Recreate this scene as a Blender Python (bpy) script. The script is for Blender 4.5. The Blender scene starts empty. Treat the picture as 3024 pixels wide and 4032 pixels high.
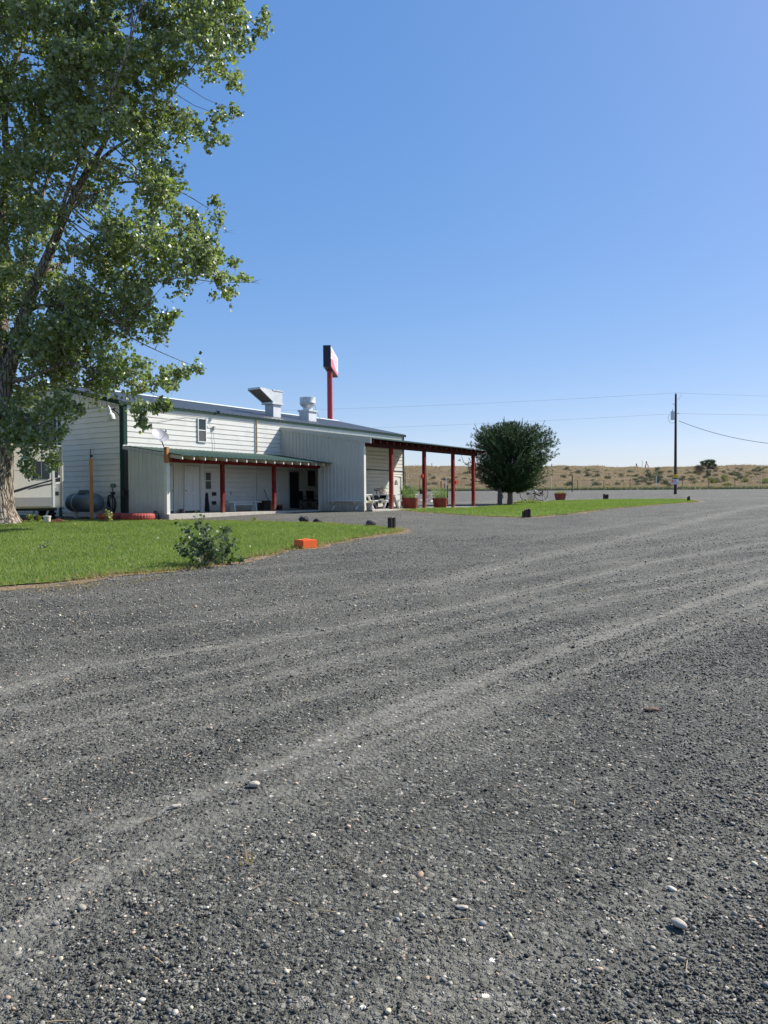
import bpy, bmesh, math, random
import numpy as np
from mathutils import Vector, Matrix
random.seed(7); RNG = np.random.default_rng(11)
scene = bpy.context.scene
COL = scene.collection
PI = math.pi
R = math.radians

# ------------------------------------------------------------------ camera geometry (solved from the photograph)
F, CX, CY = 3028.0, 1512.0, 2016.0
PITCH, ROLL = R(1.126), R(0.393)
_f = Vector((0, math.cos(PITCH), -math.sin(PITCH))); _r = Vector((1, 0, 0)); _d = Vector((0, -math.sin(PITCH), -math.cos(PITCH)))
CR = _r*math.cos(ROLL) + _d*math.sin(ROLL); CD = _d*math.cos(ROLL) - _r*math.sin(ROLL); CF = _f
EYE = Vector((0, 0, 1.6))
def ray(px, py): return CR*((px-CX)/F) + CD*((py-CY)/F) + CF
_ty = np.arange(-40, 900, 0.5)
_n = np.interp(_ty, [-40, 0, 34, 38, 48, 75, 106], [0, 0, .87, .93, .97, 1.6, 2.36])
_n = np.convolve(np.pad(_n, 6, mode='edge'), np.ones(13)/13, 'valid')
def hillz(x, y):
    x = np.asarray(x, float); y = np.asarray(y, float)
    b = 106 + 3.0*np.sin(x*.045) + 1.5*np.sin(x*.13+1)
    t = np.clip((y-b)/46, 0, 1); s = t*t*(3-2*t)
    top = 4.75 + .25*np.sin(x*.03+2) + .12*np.sin(x*.21)
    bumps = .16*np.sin(x*.7+y*.3)*np.sin(y*.55-x*.2) + .10*np.sin(x*1.7)*np.sin(y*1.3+x*.5)
    return s*top + np.clip(t*6, 0, 1)*bumps
def T(x, y):
    z = np.interp(y, _ty, _n)
    return z + hillz(x, y) - np.clip(np.asarray(y, float)-165, 0, 1e9)*.012
def Tz(x, y): return float(T(x, y))
def P(px, py, dz=0.0):
    """point of the terrain seen at that place of the photograph"""
    d = ray(px, py); t = 1.0; prev = t
    while t < 400:
        q = EYE + d*t
        if q.z < Tz(q.x, q.y): break
        prev = t; t *= 1.01
    a, b = prev, t
    for _ in range(30):
        m = (a+b)/2; q = EYE + d*m
        if q.z < Tz(q.x, q.y): b = m
        else: a = m
    q = EYE + d*a
    return Vector((q.x, q.y, Tz(q.x, q.y)+dz))
def at_depth(px, py, y):
    d = ray(px, py); return EYE + d*(y/d.y)
def on_plane(px, py, o, ang):
    """hit on the vertical plane through o running along angle ang -> (s along, z)"""
    d = ray(px, py); ux, uy = math.cos(ang), math.sin(ang); nx, ny = -uy, ux
    t = ((o[0]-EYE.x)*nx + (o[1]-EYE.y)*ny)/(d.x*nx + d.y*ny)
    q = EYE + d*t
    return (q.x-o[0])*ux + (q.y-o[1])*uy, q.z
# building frame: u along the long wall, w outwards towards the yard
BA = R(90-33.2); BU = Vector((math.cos(BA), math.sin(BA), 0)); BW = Vector((math.sin(BA), -math.cos(BA), 0))
BO = Vector((-10.6, 31.4, 0))
def B(u, w, z=0.0): return BO + BU*u + BW*w + Vector((0, 0, z))
def L(u, w, z=0.0): return Vector((u, -w, z))          # building-local coordinates
def fw(px, py, w): o = BO + BW*w; return on_plane(px, py, o, BA)      # (u, z) on plane w=const
def fu(px, py, u):
    o = BO + BU*u; s, z = on_plane(px, py, o, BA-PI/2); return s, z   # (w, z)
ZS = 0.98       # top of the slab

# ------------------------------------------------------------------ objects
def tag(o, label=None, cat=None, group=None, kind=None):
    if label: o['label'] = label
    if cat: o['category'] = cat
    if group: o['group'] = group
    if kind: o['kind'] = kind
    return o
def thing(name, label, cat, loc=(0,0,0), rz=0.0, group=None):
    o = bpy.data.objects.new(name, None); COL.objects.link(o)
    o.location = loc; o.rotation_euler = (0, 0, rz); o.empty_display_size = .2
    return tag(o, label, cat, group)
def link(name, me, mats, parent=None, loc=None):
    o = bpy.data.objects.new(name, me); COL.objects.link(o)
    for m in (mats if isinstance(mats, (list, tuple)) else [mats]): me.materials.append(m)
    if parent is not None: o.parent = parent
    if loc is not None: o.location = loc
    return o
def copy_tree(o, parent=None):
    c = o.copy(); COL.objects.link(c)
    if parent is not None: c.parent = parent
    for ch in list(o.children): copy_tree(ch, c)
    return c

class MB:
    def __init__(s): s.v = []; s.f = []; s.m = []; s.mi = 0
    def add(s, vs, fs):
        n = len(s.v); s.v += [tuple(v) for v in vs]
        s.f += [tuple(i+n for i in f) for f in fs]; s.m += [s.mi]*len(fs); return s
    def box(s, a, b):
        x0,y0,z0 = a; x1,y1,z1 = b
        if x0 > x1: x0, x1 = x1, x0
        if y0 > y1: y0, y1 = y1, y0
        if z0 > z1: z0, z1 = z1, z0
        return s.add([(x0,y0,z0),(x1,y0,z0),(x1,y1,z0),(x0,y1,z0),(x0,y0,z1),(x1,y0,z1),(x1,y1,z1),(x0,y1,z1)],
              [(3,2,1,0),(4,5,6,7),(0,1,5,4),(1,2,6,5),(2,3,7,6),(3,0,4,7)])
    def bx(s, c, size, M=None):
        a = Vector(size)/2; pts = []
        for x,y,z in ((-1,-1,-1),(1,-1,-1),(1,1,-1),(-1,1,-1),(-1,-1,1),(1,-1,1),(1,1,1),(-1,1,1)):
            p = Vector((x*a.x, y*a.y, z*a.z))
            if M is not None: p = M @ p
            pts.append(p + Vector(c))
        return s.add(pts, [(3,2,1,0),(4,5,6,7),(0,1,5,4),(1,2,6,5),(2,3,7,6),(3,0,4,7)])
    def beam(s, a, b, w, h, up=(0,0,1)):
        a = Vector(a); b = Vector(b); d = (b-a).normalized(); up = Vector(up)
        x = d.cross(up)
        if x.length < 1e-4: x = d.cross(Vector((1,0,0)))
        x.normalize(); y = x.cross(d).normalized()
        vs = []
        for e in (a, b):
            for i, j in ((-1,-1),(1,-1),(1,1),(-1,1)): vs.append(e + x*(w/2*i) + y*(h/2*j))
        return s.add(vs, [(0,1,2,3),(7,6,5,4),(0,4,5,1),(1,5,6,2),(2,6,7,3),(3,7,4,0)])
    def tube(s, pts, r, n=8, caps=True):
        pts = [Vector(p) for p in pts]; k = len(pts)
        rs = r if isinstance(r, (list, tuple)) else [r]*k
        vs = []; fs = []; prev = None
        for i, p in enumerate(pts):
            d = (pts[min(i+1,k-1)] - pts[max(i-1,0)])
            if d.length < 1e-9: d = Vector((0,0,1))
            d.normalize()
            if prev is None:
                x = d.orthogonal().normalized()
            else:
                x = prev - d*prev.dot(d)
                x = x.normalized() if x.length > 1e-6 else d.orthogonal().normalized()
            prev = x; y = d.cross(x)
            for j in range(n):
                a = 2*PI*j/n; vs.append(p + (x*math.cos(a) + y*math.sin(a))*rs[i])
        for i in range(k-1):
            for j in range(n):
                j2 = (j+1) % n; fs.append((i*n+j, i*n+j2, (i+1)*n+j2, (i+1)*n+j))
        if caps:
            fs.append(tuple(reversed(range(n)))); fs.append(tuple(range((k-1)*n, k*n)))
        return s.add(vs, fs)
    def lathe(s, prof, n=24, c=(0,0,0), axis='z', arc=2*PI):
        vs = []; fs = []; k = len(prof); full = abs(arc-2*PI) < 1e-6; m = n if full else n+1
        for j in range(m):
            a = arc*j/n
            for r_, z_ in prof:
                p = (r_*math.cos(a), r_*math.sin(a), z_)
                if axis == 'x': p = (p[2], p[0], p[1])
                if axis == 'y': p = (p[1], p[2], p[0])
                vs.append((p[0]+c[0], p[1]+c[1], p[2]+c[2]))
        for j in range(n):
            j2 = (j+1) % m
            for i in range(k-1): fs.append((j*k+i, j2*k+i, j2*k+i+1, j*k+i+1))
        return s.add(vs, fs)
    def prism(s, poly, off):
        """poly: 3-D points of one flat face, off: extrusion vector"""
        n = len(poly); a = [Vector(p) for p in poly]; b = [p + Vector(off) for p in a]
        return s.add(a+b, [tuple(reversed(range(n))), tuple(range(n, 2*n))] + [(i, (i+1)%n, (i+1)%n+n, i+n) for i in range(n)])
    def build(s, name, mats, parent=None, smooth=False, bevel=0, loc=None, fixn=True):
        me = bpy.data.meshes.new(name); me.from_pydata(s.v, [], s.f)
        if fixn or bevel:
            bm = bmesh.new(); bm.from_mesh(me)
            if bevel: bmesh.ops.bevel(bm, geom=[e for e in bm.edges if len(e.link_faces) == 2 and e.calc_face_angle(0) > .6], offset=bevel, segments=2, affect='EDGES', clamp_overlap=True)
            bmesh.ops.recalc_face_normals(bm, faces=bm.faces)
            bm.to_mesh(me); bm.free()
        if not bevel:
            for i, p in enumerate(me.polygons): p.material_index = s.m[i] if i < len(s.m) else 0
        if smooth:
            me.polygons.foreach_set('use_smooth', [True]*len(me.polygons))
            try: me.set_sharp_from_angle(angle=R(40))
            except Exception: pass
        me.update()
        return link(name, me, mats, parent, loc)

# ------------------------------------------------------------------ materials
def new_mat(name):
    m = bpy.data.materials.new(name); m.use_nodes = True; nt = m.node_tree; nt.nodes.clear()
    out = nt.nodes.new('ShaderNodeOutputMaterial'); b = nt.nodes.new('ShaderNodeBsdfPrincipled')
    nt.links.new(b.outputs[0], out.inputs[0]); return m, nt, b, out
def nd(nt, t, **kw):
    n = nt.nodes.new(t)
    for k, v in kw.items():
        if k.startswith('_'): n.inputs[k[1:]].default_value = v
        else: setattr(n, k, v)
    return n
def coords(nt, scale=(1,1,1), kind='Object', rot=(0,0,0)):
    tc = nd(nt, 'ShaderNodeTexCoord'); mp = nd(nt, 'ShaderNodeMapping')
    mp.inputs['Scale'].default_value = scale; mp.inputs['Rotation'].default_value = rot
    nt.links.new(tc.outputs[kind], mp.inputs[0]); return mp.outputs[0]
def ramp(nt, fac, stops, interp='LINEAR'):
    r = nd(nt, 'ShaderNodeValToRGB'); cr = r.color_ramp; cr.interpolation = interp
    while len(cr.elements) < len(stops): cr.elements.new(.5)
    for e, (p, c) in zip(cr.elements, stops):
        e.position = p; e.color = (c, c, c, 1) if isinstance(c, (int, float)) else (*c[:3], 1)
    nt.links.new(fac, r.inputs[0]); return r.outputs[0]
def noise(nt, vec, scale, detail=4, rough=.55, dist=0):
    n = nd(nt, 'ShaderNodeTexNoise'); n.inputs['Scale'].default_value = scale; n.inputs['Detail'].default_value = detail
    n.inputs['Roughness'].default_value = rough; n.inputs['Distortion'].default_value = dist
    nt.links.new(vec, n.inputs['Vector']); return n.outputs[0]
def mixc(nt, fac, a, b, mode='MIX'):
    m = nd(nt, 'ShaderNodeMix', data_type='RGBA', blend_type=mode)
    for i, v in ((0, fac), (6, a), (7, b)):
        if isinstance(v, (int, float)): m.inputs[i].default_value = v
        elif isinstance(v, tuple): m.inputs[i].default_value = (*v[:3], 1)
        else: nt.links.new(v, m.inputs[i])
    return m.outputs[2]
def bump(nt, b, h, strength=.3, dist=.01, normal=None):
    n = nd(nt, 'ShaderNodeBump'); n.inputs['Strength'].default_value = strength; n.inputs['Distance'].default_value = dist
    nt.links.new(h, n.inputs['Height'])
    if normal is not None: nt.links.new(normal, n.inputs['Normal'])
    nt.links.new(n.outputs[0], b.inputs['Normal']); return n.outputs[0]
def M(name, c, rough=.6, metal=0, var=.18, scale=6, stretch=(1,1,1), bmp=0, bscale=60, dirt=None, spec=.5, fine=0, splash=0):
    m, nt, b, out = new_mat(name)
    v = coords(nt, stretch)
    n1 = noise(nt, v, scale, 5, .6)
    lo = tuple(x*(1-var) for x in c); hi = tuple(min(1, x*(1+var)) for x in c)
    col = ramp(nt, n1, [(.3, lo), (.7, hi)])
    if fine:
        n3 = noise(nt, v, scale*12, 3, .7)
        col = mixc(nt, fine, col, ramp(nt, n3, [(.35, .25), (.65, 1.0)]), 'MULTIPLY')
    if dirt:
        n2 = noise(nt, coords(nt), 1.7, 8, .7)
        col = mixc(nt, ramp(nt, n2, [(.52, 0.0), (.72, dirt[1])]), col, dirt[0])
    if splash:   # mud thrown up on the foot of the wall, thin rust runs below the screws
        sx = nd(nt, 'ShaderNodeSeparateXYZ'); nt.links.new(coords(nt), sx.inputs[0])
        ns = nd(nt, 'ShaderNodeMath', operation='MULTIPLY_ADD'); ns.inputs[1].default_value = -.9; nt.links.new(noise(nt, coords(nt), 5, 6, .75), ns.inputs[0]); nt.links.new(sx.outputs[2], ns.inputs[2])
        mr = nd(nt, 'ShaderNodeMapRange'); mr.inputs[1].default_value = .45; mr.inputs[2].default_value = 1.05; mr.inputs[3].default_value = splash; mr.inputs[4].default_value = 0
        nt.links.new(ns.outputs[0], mr.inputs[0]); col = mixc(nt, mr.outputs[0], col, (.27,.22,.16))
        st_ = noise(nt, coords(nt, (5, 5, .25)), 3.2, 5, .7); col = mixc(nt, ramp(nt, st_, [(.60, 0.0), (.74, .35)]), col, (.45,.38,.28))
    nt.links.new(col, b.inputs['Base Color'])
    b.inputs['Metallic'].default_value = metal; b.inputs['Specular IOR Level'].default_value = spec
    rn = noise(nt, v, scale*2.3, 3); rr = ramp(nt, rn, [(.3, max(0, rough-.08)), (.7, min(1, rough+.08))])
    nt.links.new(rr, b.inputs['Roughness'])
    if bmp: bump(nt, b, noise(nt, v, bscale, 4, .6), bmp, .01)
    return m

MAT = {}
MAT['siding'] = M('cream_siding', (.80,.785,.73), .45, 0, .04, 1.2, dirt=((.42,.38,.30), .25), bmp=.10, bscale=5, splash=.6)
MAT['siding_shade'] = M('shaded_cream_siding', (.60,.585,.53), .5, 0, .04, 1.2, dirt=((.35,.33,.30), .2), bmp=.1, bscale=4, splash=.6)  # darker copy of the cream siding for shaded ribbed walls, shade put into the colour
MAT['siding_warm'] = M('warm_cream_siding', (.70,.69,.60), .5, 0, .05, 1.5, dirt=((.40,.34,.24), .3), bmp=.04, bscale=9)
MAT['trim_white'] = M('white_trim', (.72,.72,.68), .5, 0, .05, 2, dirt=((.4,.36,.3), .2))
MAT['green_trim'] = M('green_trim', (.009,.042,.030), .6, 0, .12, 3, spec=.2)
MAT['roof_grey'] = M('grey_blue_roof', (.062,.075,.088), .45, .1, .12, 1.2, dirt=((.2,.2,.2), .3))
MAT['ridge'] = M('pale_ridge_cap', (.78,.80,.80), .35, .1, .03, 2)
MAT['green_roof'] = M('green_roof', (.012,.048,.030), .6, 0, .15, 1.3, dirt=((.07,.11,.09), .4))
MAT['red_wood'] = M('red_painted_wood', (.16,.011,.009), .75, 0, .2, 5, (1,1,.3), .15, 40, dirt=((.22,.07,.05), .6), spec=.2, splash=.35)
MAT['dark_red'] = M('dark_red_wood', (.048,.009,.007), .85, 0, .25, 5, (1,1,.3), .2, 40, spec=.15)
MAT['cream_wood'] = M('cream_rafter', (.58,.50,.40), .65, 0, .12, 4, dirt=((.35,.25,.17), .4))
MAT['raw_wood'] = M('orange_wood', (.42,.19,.06), .65, 0, .2, 3, (6,6,.6), .2, 30)
MAT['white_paint'] = M('white_painted_wood', (.80,.80,.77), .5, 0, .05, 4, bmp=.1, dirt=((.45,.42,.36), .3))
MAT['door_white'] = M('white_door', (.72,.73,.70), .42, 0, .03, 2, dirt=((.5,.45,.36), .25))
MAT['grey_trim'] = M('grey_trim', (.42,.43,.42), .5, 0, .05, 3)
MAT['brass'] = M('brass', (.55,.38,.12), .3, 1, .1, 20)
MAT['rust_strip'] = M('brown_strip', (.20,.14,.09), .8, 0, .3, 10)
MAT['black'] = M('black_plastic', (.014,.014,.015), .5, 0, .2, 10)
MAT['rubber'] = M('rubber', (.025,.025,.026), .75, 0, .25, 12, bmp=.3, bscale=80)
MAT['dark_metal'] = M('dark_metal', (.045,.045,.05), .5, .6, .3, 10, bmp=.1)
MAT['galv'] = M('galvanised_metal', (.70,.72,.72), .38, .25, .12, 5, fine=.25)
MAT['galv_side'] = M('painted_metal', (.66,.67,.68), .5, .1, .06, 3)
MAT['concrete'] = M('concrete', (.48,.44,.37), .85, 0, .15, 2.5, bmp=.2, bscale=50, fine=.2)
MAT['steel'] = M('rusty_steel', (.09,.06,.045), .7, .5, .4, 14, bmp=.3)
MAT['red_steel'] = M('red_sign_pole', (.42,.035,.035), .4, 0, .1, 3, dirt=((.25,.03,.03), .4))
MAT['navy'] = M('navy_sign_side', (.010,.018,.035), .4, 0, .2, 3)
MAT['sign_white'] = M('sign_white', (.80,.80,.80), .3, 0, .03, 3)
MAT['sign_red'] = M('sign_red', (.72,.12,.14), .35, 0, .06, 3)
MAT['sign_pink'] = M('sign_faded_red', (.72,.36,.42), .4, 0, .1, 3)
MAT['tire_red'] = M('red_painted_rubber', (.36,.050,.040), .75, 0, .18, 6, bmp=.5, bscale=45, dirt=((.25,.12,.09), .5))
MAT['orange'] = M('orange_paint', (.83,.13,.018), .5, 0, .06, 5, bmp=.15, bscale=25, dirt=((.55,.12,.04), .35))
MAT['planter_red'] = M('red_planter', (.24,.025,.018), .5, 0, .15, 5, dirt=((.28,.12,.09), .5))
MAT['terracotta'] = M('pale_clay_pot', (.45,.37,.32), .8, 0, .15, 5)
MAT['soil'] = M('soil', (.06,.045,.03), .95, 0, .3, 10, bmp=.6)
MAT['tank'] = M('grey_blue_tank', (.15,.185,.21), .4, .1, .08, 3, dirt=((.2,.17,.14), .3))
MAT['rv_beige'] = M('beige_fibreglass', (.66,.63,.57), .3, 0, .02, 2)
MAT['rv_white'] = M('white_fibreglass', (.78,.78,.76), .3, 0, .02, 2)
MAT['rv_grey'] = M('grey_fibreglass', (.30,.29,.285), .35, 0, .03, 2)
MAT['rv_black'] = M('dark_decal', (.02,.018,.020), .35, 0, .2, 8)
MAT['rock'] = M('dark_rock', (.045,.042,.040), .9, 0, .35, 5, bmp=.8, bscale=14, fine=.3)
MAT['rock_grey'] = M('grey_boulder', (.12,.108,.095), .9, 0, .25, 6, bmp=.7, bscale=18, fine=.4)
MAT['log'] = M('dark_log_bark', (.055,.040,.032), .9, 0, .4, 6, (6,6,.7), .9, 14)
MAT['log_grey'] = M('weathered_log', (.16,.13,.11), .9, 0, .35, 6, (6,6,.7), .8, 14)
MAT['log_end'] = M('cut_wood', (.30,.20,.13), .85, 0, .25, 12)
MAT['utility'] = M('utility_pole_wood', (.052,.038,.032), .85, 0, .35, 5, (8,8,.5), .6, 12)
MAT['wire'] = M('wire', (.16,.16,.17), .6, 0, .1, 5)
MAT['cable_grey'] = M('grey_cable', (.30,.30,.29), .6, 0, .1, 5)
MAT['yellow'] = M('yellow_sign', (.75,.48,.03), .5, 0, .05, 5)
MAT['cardboard'] = M('cardboard', (.33,.22,.13), .85, 0, .1, 4)
MAT['dark_brown'] = M('dark_brown_box', (.045,.028,.02), .8, 0, .2, 6)
MAT['fabric_black'] = M('black_fabric', (.018,.018,.022), .85, 0, .2, 20, bmp=.3)
MAT['statue'] = M('carved_grey_wood', (.12,.105,.095), .85, 0, .35, 7, (3,3,1), .7, 18)
MAT['pebble_big'] = M('pale_speckled_stone', (.50,.44,.35), .8, 0, .15, 30, bmp=.3, bscale=90, fine=.4)
MAT['basket'] = M('red_basket', (.50,.05,.03), .6, 0, .2, 10)
MAT['bucket'] = M('cream_bucket', (.66,.60,.45), .5, 0, .06, 5)
def glass(name, col, rough=.05, var=None):
    m, nt, b, out = new_mat(name)
    v = coords(nt); n = noise(nt, v, 2.2, 3)
    nt.links.new(ramp(nt, n, [(.35, tuple(x*.5 for x in col)), (.65, col)]), b.inputs['Base Color'])
    b.inputs['Roughness'].default_value = rough; b.inputs['Specular IOR Level'].default_value = .8
    bump(nt, b, noise(nt, v, 1.3, 2), .05, .02)
    return m
MAT['glass'] = glass('dark_window_glass', (.010,.013,.015), .30)
MAT['glass_mesh'] = glass('screened_window_glass', (.075,.080,.080), .5)
MAT['glass_green'] = glass('window_glass', (.018,.028,.026), .03)
MAT['screen'] = M('dark_screen', (.016,.016,.018), .7, 0, .2, 30)

def leaf_mat(name, c1, c2, rough=.38, trans=.35, scale=1.2, back=None, spec=.5):
    m, nt, b, out = new_mat(name)
    at = nd(nt, 'ShaderNodeAttribute'); at.attribute_name = 'tint'
    col = ramp(nt, at.outputs['Fac'], [(0, c1), (1, c2)])
    if back:
        g = nd(nt, 'ShaderNodeNewGeometry'); col = mixc(nt, g.outputs['Backfacing'], col, back)
    nt.links.new(col, b.inputs['Base Color']); b.inputs['Roughness'].default_value = rough
    b.inputs['Specular IOR Level'].default_value = spec
    tr = nd(nt, 'ShaderNodeBsdfTranslucent'); nt.links.new(mixc(nt, 1.0, col, (1.0,1.25,.55), 'MULTIPLY'), tr.inputs[0])
    mx = nd(nt, 'ShaderNodeMixShader'); mx.inputs[0].default_value = trans
    nt.links.new(b.outputs[0], mx.inputs[1]); nt.links.new(tr.outputs[0], mx.inputs[2]); nt.links.new(mx.outputs[0], out.inputs[0])
    return m
MAT['leaf'] = leaf_mat('cottonwood_leaf', (.082,.112,.022), (.300,.335,.085), .42, .42, back=(.32,.35,.22), spec=.9)
MAT['sprout_leaf'] = leaf_mat('sprout_leaf', (.028,.060,.012), (.11,.16,.035), .40, .30, back=(.13,.16,.09), spec=.8)
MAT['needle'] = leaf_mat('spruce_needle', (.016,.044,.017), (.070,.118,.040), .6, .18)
MAT['herb'] = leaf_mat('planter_green', (.13,.20,.05), (.30,.38,.12), .5, .35)
MAT['herb_dry'] = leaf_mat('dry_planter_grass', (.30,.27,.10), (.45,.38,.17), .7, .3)
MAT['sage'] = leaf_mat('sagebrush_leaf', (.075,.090,.055), (.17,.185,.12), .8, .15)
MAT['yellow_bush'] = leaf_mat('rabbitbrush', (.17,.18,.045), (.32,.30,.08), .8, .2)
MAT['dark_bush'] = leaf_mat('bare_dark_bush', (.055,.042,.038), (.12,.09,.08), .85, .1)
MAT['olive_tree'] = leaf_mat('hill_tree_leaf', (.070,.085,.045), (.17,.185,.11), .7, .2)
MAT['grass'] = leaf_mat('lawn_blade', (.12,.168,.034), (.275,.325,.09), .6, .45)
MAT['drygrass'] = leaf_mat('dry_blade', (.24,.16,.07), (.48,.36,.18), .8, .3)
MAT['fallen'] = leaf_mat('fallen_leaf', (.40,.38,.16), (.62,.60,.42), .6, .2)
MAT['bed'] = leaf_mat('bed_leaf', (.14,.19,.04), (.42,.42,.15), .6, .25)

def bark(name, c1, c2, sc=1.0, zs=.25):
    m, nt, b, out = new_mat(name)
    v = coords(nt, (sc, sc, sc*zs))
    vo = nd(nt, 'ShaderNodeTexVoronoi'); vo.feature = 'DISTANCE_TO_EDGE'; vo.inputs['Scale'].default_value = 9
    n0 = nd(nt, 'ShaderNodeTexNoise'); n0.inputs['Scale'].default_value = 3; n0.inputs['Detail'].default_value = 5
    nt.links.new(v, n0.inputs['Vector'])
    add = nd(nt, 'ShaderNodeVectorMath', operation='MULTIPLY_ADD'); add.inputs[1].default_value = (.35,.35,.35)
    nt.links.new(n0.outputs['Color'], add.inputs[0]); nt.links.new(v, add.inputs[2]); nt.links.new(add.outputs[0], vo.inputs['Vector'])
    h = ramp(nt, vo.outputs['Distance'], [(0, 0.0), (.12, .75), (.4, 1.0)])
    n1 = noise(nt, v, 20, 6, .7)
    col = mixc(nt, h, c1, c2); col = mixc(nt, .5, col, ramp(nt, n1, [(.3, .45), (.7, 1.0)]), 'MULTIPLY')
    nt.links.new(col, b.inputs['Base Color']); b.inputs['Roughness'].default_value = .9
    b.inputs['Specular IOR Level'].default_value = .2
    mm = nd(nt, 'ShaderNodeMath', operation='MULTIPLY_ADD'); mm.inputs[1].default_value = .25
    nt.links.new(n1, mm.inputs[0]); nt.links.new(h, mm.inputs[2]); bump(nt, b, mm.outputs[0], 1.0, .06)
    return m
MAT['bark'] = bark('cottonwood_bark', (.09,.068,.050), (.42,.36,.285), 1.0, .22)
MAT['bark_grey'] = bark('spruce_bark', (.12,.095,.075), (.42,.34,.27), 2.0, .4)

# ------------------------------------------------------------------ fast leaf / stone meshes
def np_mesh(name, V, Fc, mat, tint=None, parent=None, smooth=False, col=None):
    """V (n,3), Fc (m,k) all faces of one size"""
    me = bpy.data.meshes.new(name); n = len(V); m, k = Fc.shape
    me.vertices.add(n); me.vertices.foreach_set('co', np.ascontiguousarray(V, dtype=np.float32).ravel())
    me.loops.add(m*k); me.loops.foreach_set('vertex_index', np.ascontiguousarray(Fc, dtype=np.int32).ravel())
    me.polygons.add(m); me.polygons.foreach_set('loop_start', np.arange(0, m*k, k, dtype=np.int32))
    me.update(calc_edges=True)
    if smooth: me.polygons.foreach_set('use_smooth', np.ones(m, dtype=bool))
    if tint is not None:
        a = me.attributes.new('tint', 'FLOAT', 'POINT'); a.data.foreach_set('value', np.asarray(tint, dtype=np.float32))
    if col is not None:
        a = me.attributes.new('col', 'FLOAT_COLOR', 'POINT'); c4 = np.ones((n, 4), dtype=np.float32); c4[:, :3] = col
        a.data.foreach_set('color', c4.ravel())
    return link(name, me, mat, parent)
def unit(a): return a/np.maximum(np.linalg.norm(a, axis=-1, keepdims=True), 1e-9)
def leaves(pos, size, aim=None, aspect=.9, fold=.25, rng=RNG, jitter=1.0):
    """kite-shaped folded leaves; aim (n,3) direction of the leaf tip"""
    n = len(pos)
    d = rng.normal(size=(n, 3)); d[:, 2] -= .35
    d = unit(d)*jitter
    if aim is not None: d = unit(d + aim)
    d = unit(d)
    s = unit(np.cross(d, rng.normal(size=(n, 3)))); nn = np.cross(s, d)
    sz = np.asarray(size)[:, None]*np.ones((n, 1))
    base = pos; tip = pos + d*sz
    mid = pos + d*sz*.38 + nn*sz*fold*.35
    l = mid + s*sz*aspect*.5 - nn*sz*fold*.5; r = mid - s*sz*aspect*.5 - nn*sz*fold*.5
    V = np.stack([base, l, tip, r], 1).reshape(-1, 3)
    i = np.arange(n)[:, None]*4
    Fc = np.concatenate([i+np.array([[0, 1, 2]]), i+np.array([[0, 2, 3]])], 0)
    return V, Fc
def blades(pos, h, w, lean, rng=RNG):
    n = len(pos); a = rng.uniform(0, 2*PI, n)
    s = np.stack([np.cos(a), np.sin(a), 0*a], 1)*np.asarray(w)[:, None]/2
    b = rng.uniform(0, 2*PI, n); le = np.stack([np.cos(b), np.sin(b), 0*b], 1)*(np.asarray(h)*lean*rng.uniform(.2, 1, n))[:, None]
    up = np.zeros((n, 3)); up[:, 2] = h
    V = np.stack([pos-s, pos+s, pos+up+le], 1).reshape(-1, 3)
    i = np.arange(n)[:, None]*3
    return V, i+np.array([[0, 1, 2]])
# ------------------------------------------------------------------ camera, sky, sun
cam = bpy.data.cameras.new('camera'); co = bpy.data.objects.new('camera', cam); COL.objects.link(co)
cam.sensor_fit = 'VERTICAL'; cam.sensor_height = 36; cam.sensor_width = 27; cam.lens = F/4032*36; cam.clip_end = 3000; cam.clip_start = .05
rm = Matrix((CR, -CD, -CF)).transposed(); co.matrix_world = Matrix.Translation(EYE) @ rm.to_4x4()
scene.camera = co
SUN = Vector((.885, .465, 0)).normalized(); SEL = R(42)
SD = Vector((SUN.x*math.cos(SEL), SUN.y*math.cos(SEL), math.sin(SEL)))
w = bpy.data.worlds.new('World'); scene.world = w; w.use_nodes = True; nt = w.node_tree
bg = nt.nodes['Background']; sky = nt.nodes.new('ShaderNodeTexSky'); sky.sky_type = 'NISHITA'; sky.sun_disc = False
sky.sun_elevation = SEL; sky.sun_rotation = math.atan2(SUN.x, SUN.y); sky.altitude = 1200; sky.air_density = 1.0; sky.dust_density = 1.25; sky.ozone_density = 1.5
hs = nt.nodes.new('ShaderNodeHueSaturation'); hs.inputs['Saturation'].default_value = 2.1; hs.inputs['Hue'].default_value = .499; gm = nt.nodes.new('ShaderNodeGamma'); gm.inputs[1].default_value = .43; nt.links.new(sky.outputs[0], gm.inputs[0]); nt.links.new(gm.outputs[0], hs.inputs['Color'])
tn_ = nt.nodes.new('ShaderNodeMix'); tn_.data_type = 'RGBA'; tn_.blend_type = 'MULTIPLY'; tn_.inputs[0].default_value = 1; tn_.inputs[7].default_value = (1.42, 1.42, 1.70, 1); tn_.clamp_result = False; nt.links.new(hs.outputs[0], tn_.inputs[6])
nt.links.new(tn_.outputs[2], bg.inputs[0]); bg.inputs[1].default_value = .15
sl = bpy.data.lights.new('sun', 'SUN'); sl.energy = 5.0; sl.angle = R(.5); sl.color = (1.0, .955, .88)
so = bpy.data.objects.new('sun', sl); COL.objects.link(so); so.rotation_euler = SD.to_track_quat('Z', 'Y').to_euler()
vs = scene.view_settings; vs.view_transform = 'Standard'; vs.look = 'None'; vs.gamma = 1; vs.exposure = .66; vs.use_curve_mapping = False
scene.render.resolution_x = 768; scene.render.resolution_y = 1024
scene.cycles.max_bounces = 6; scene.cycles.transparent_max_bounces = 8

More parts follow.
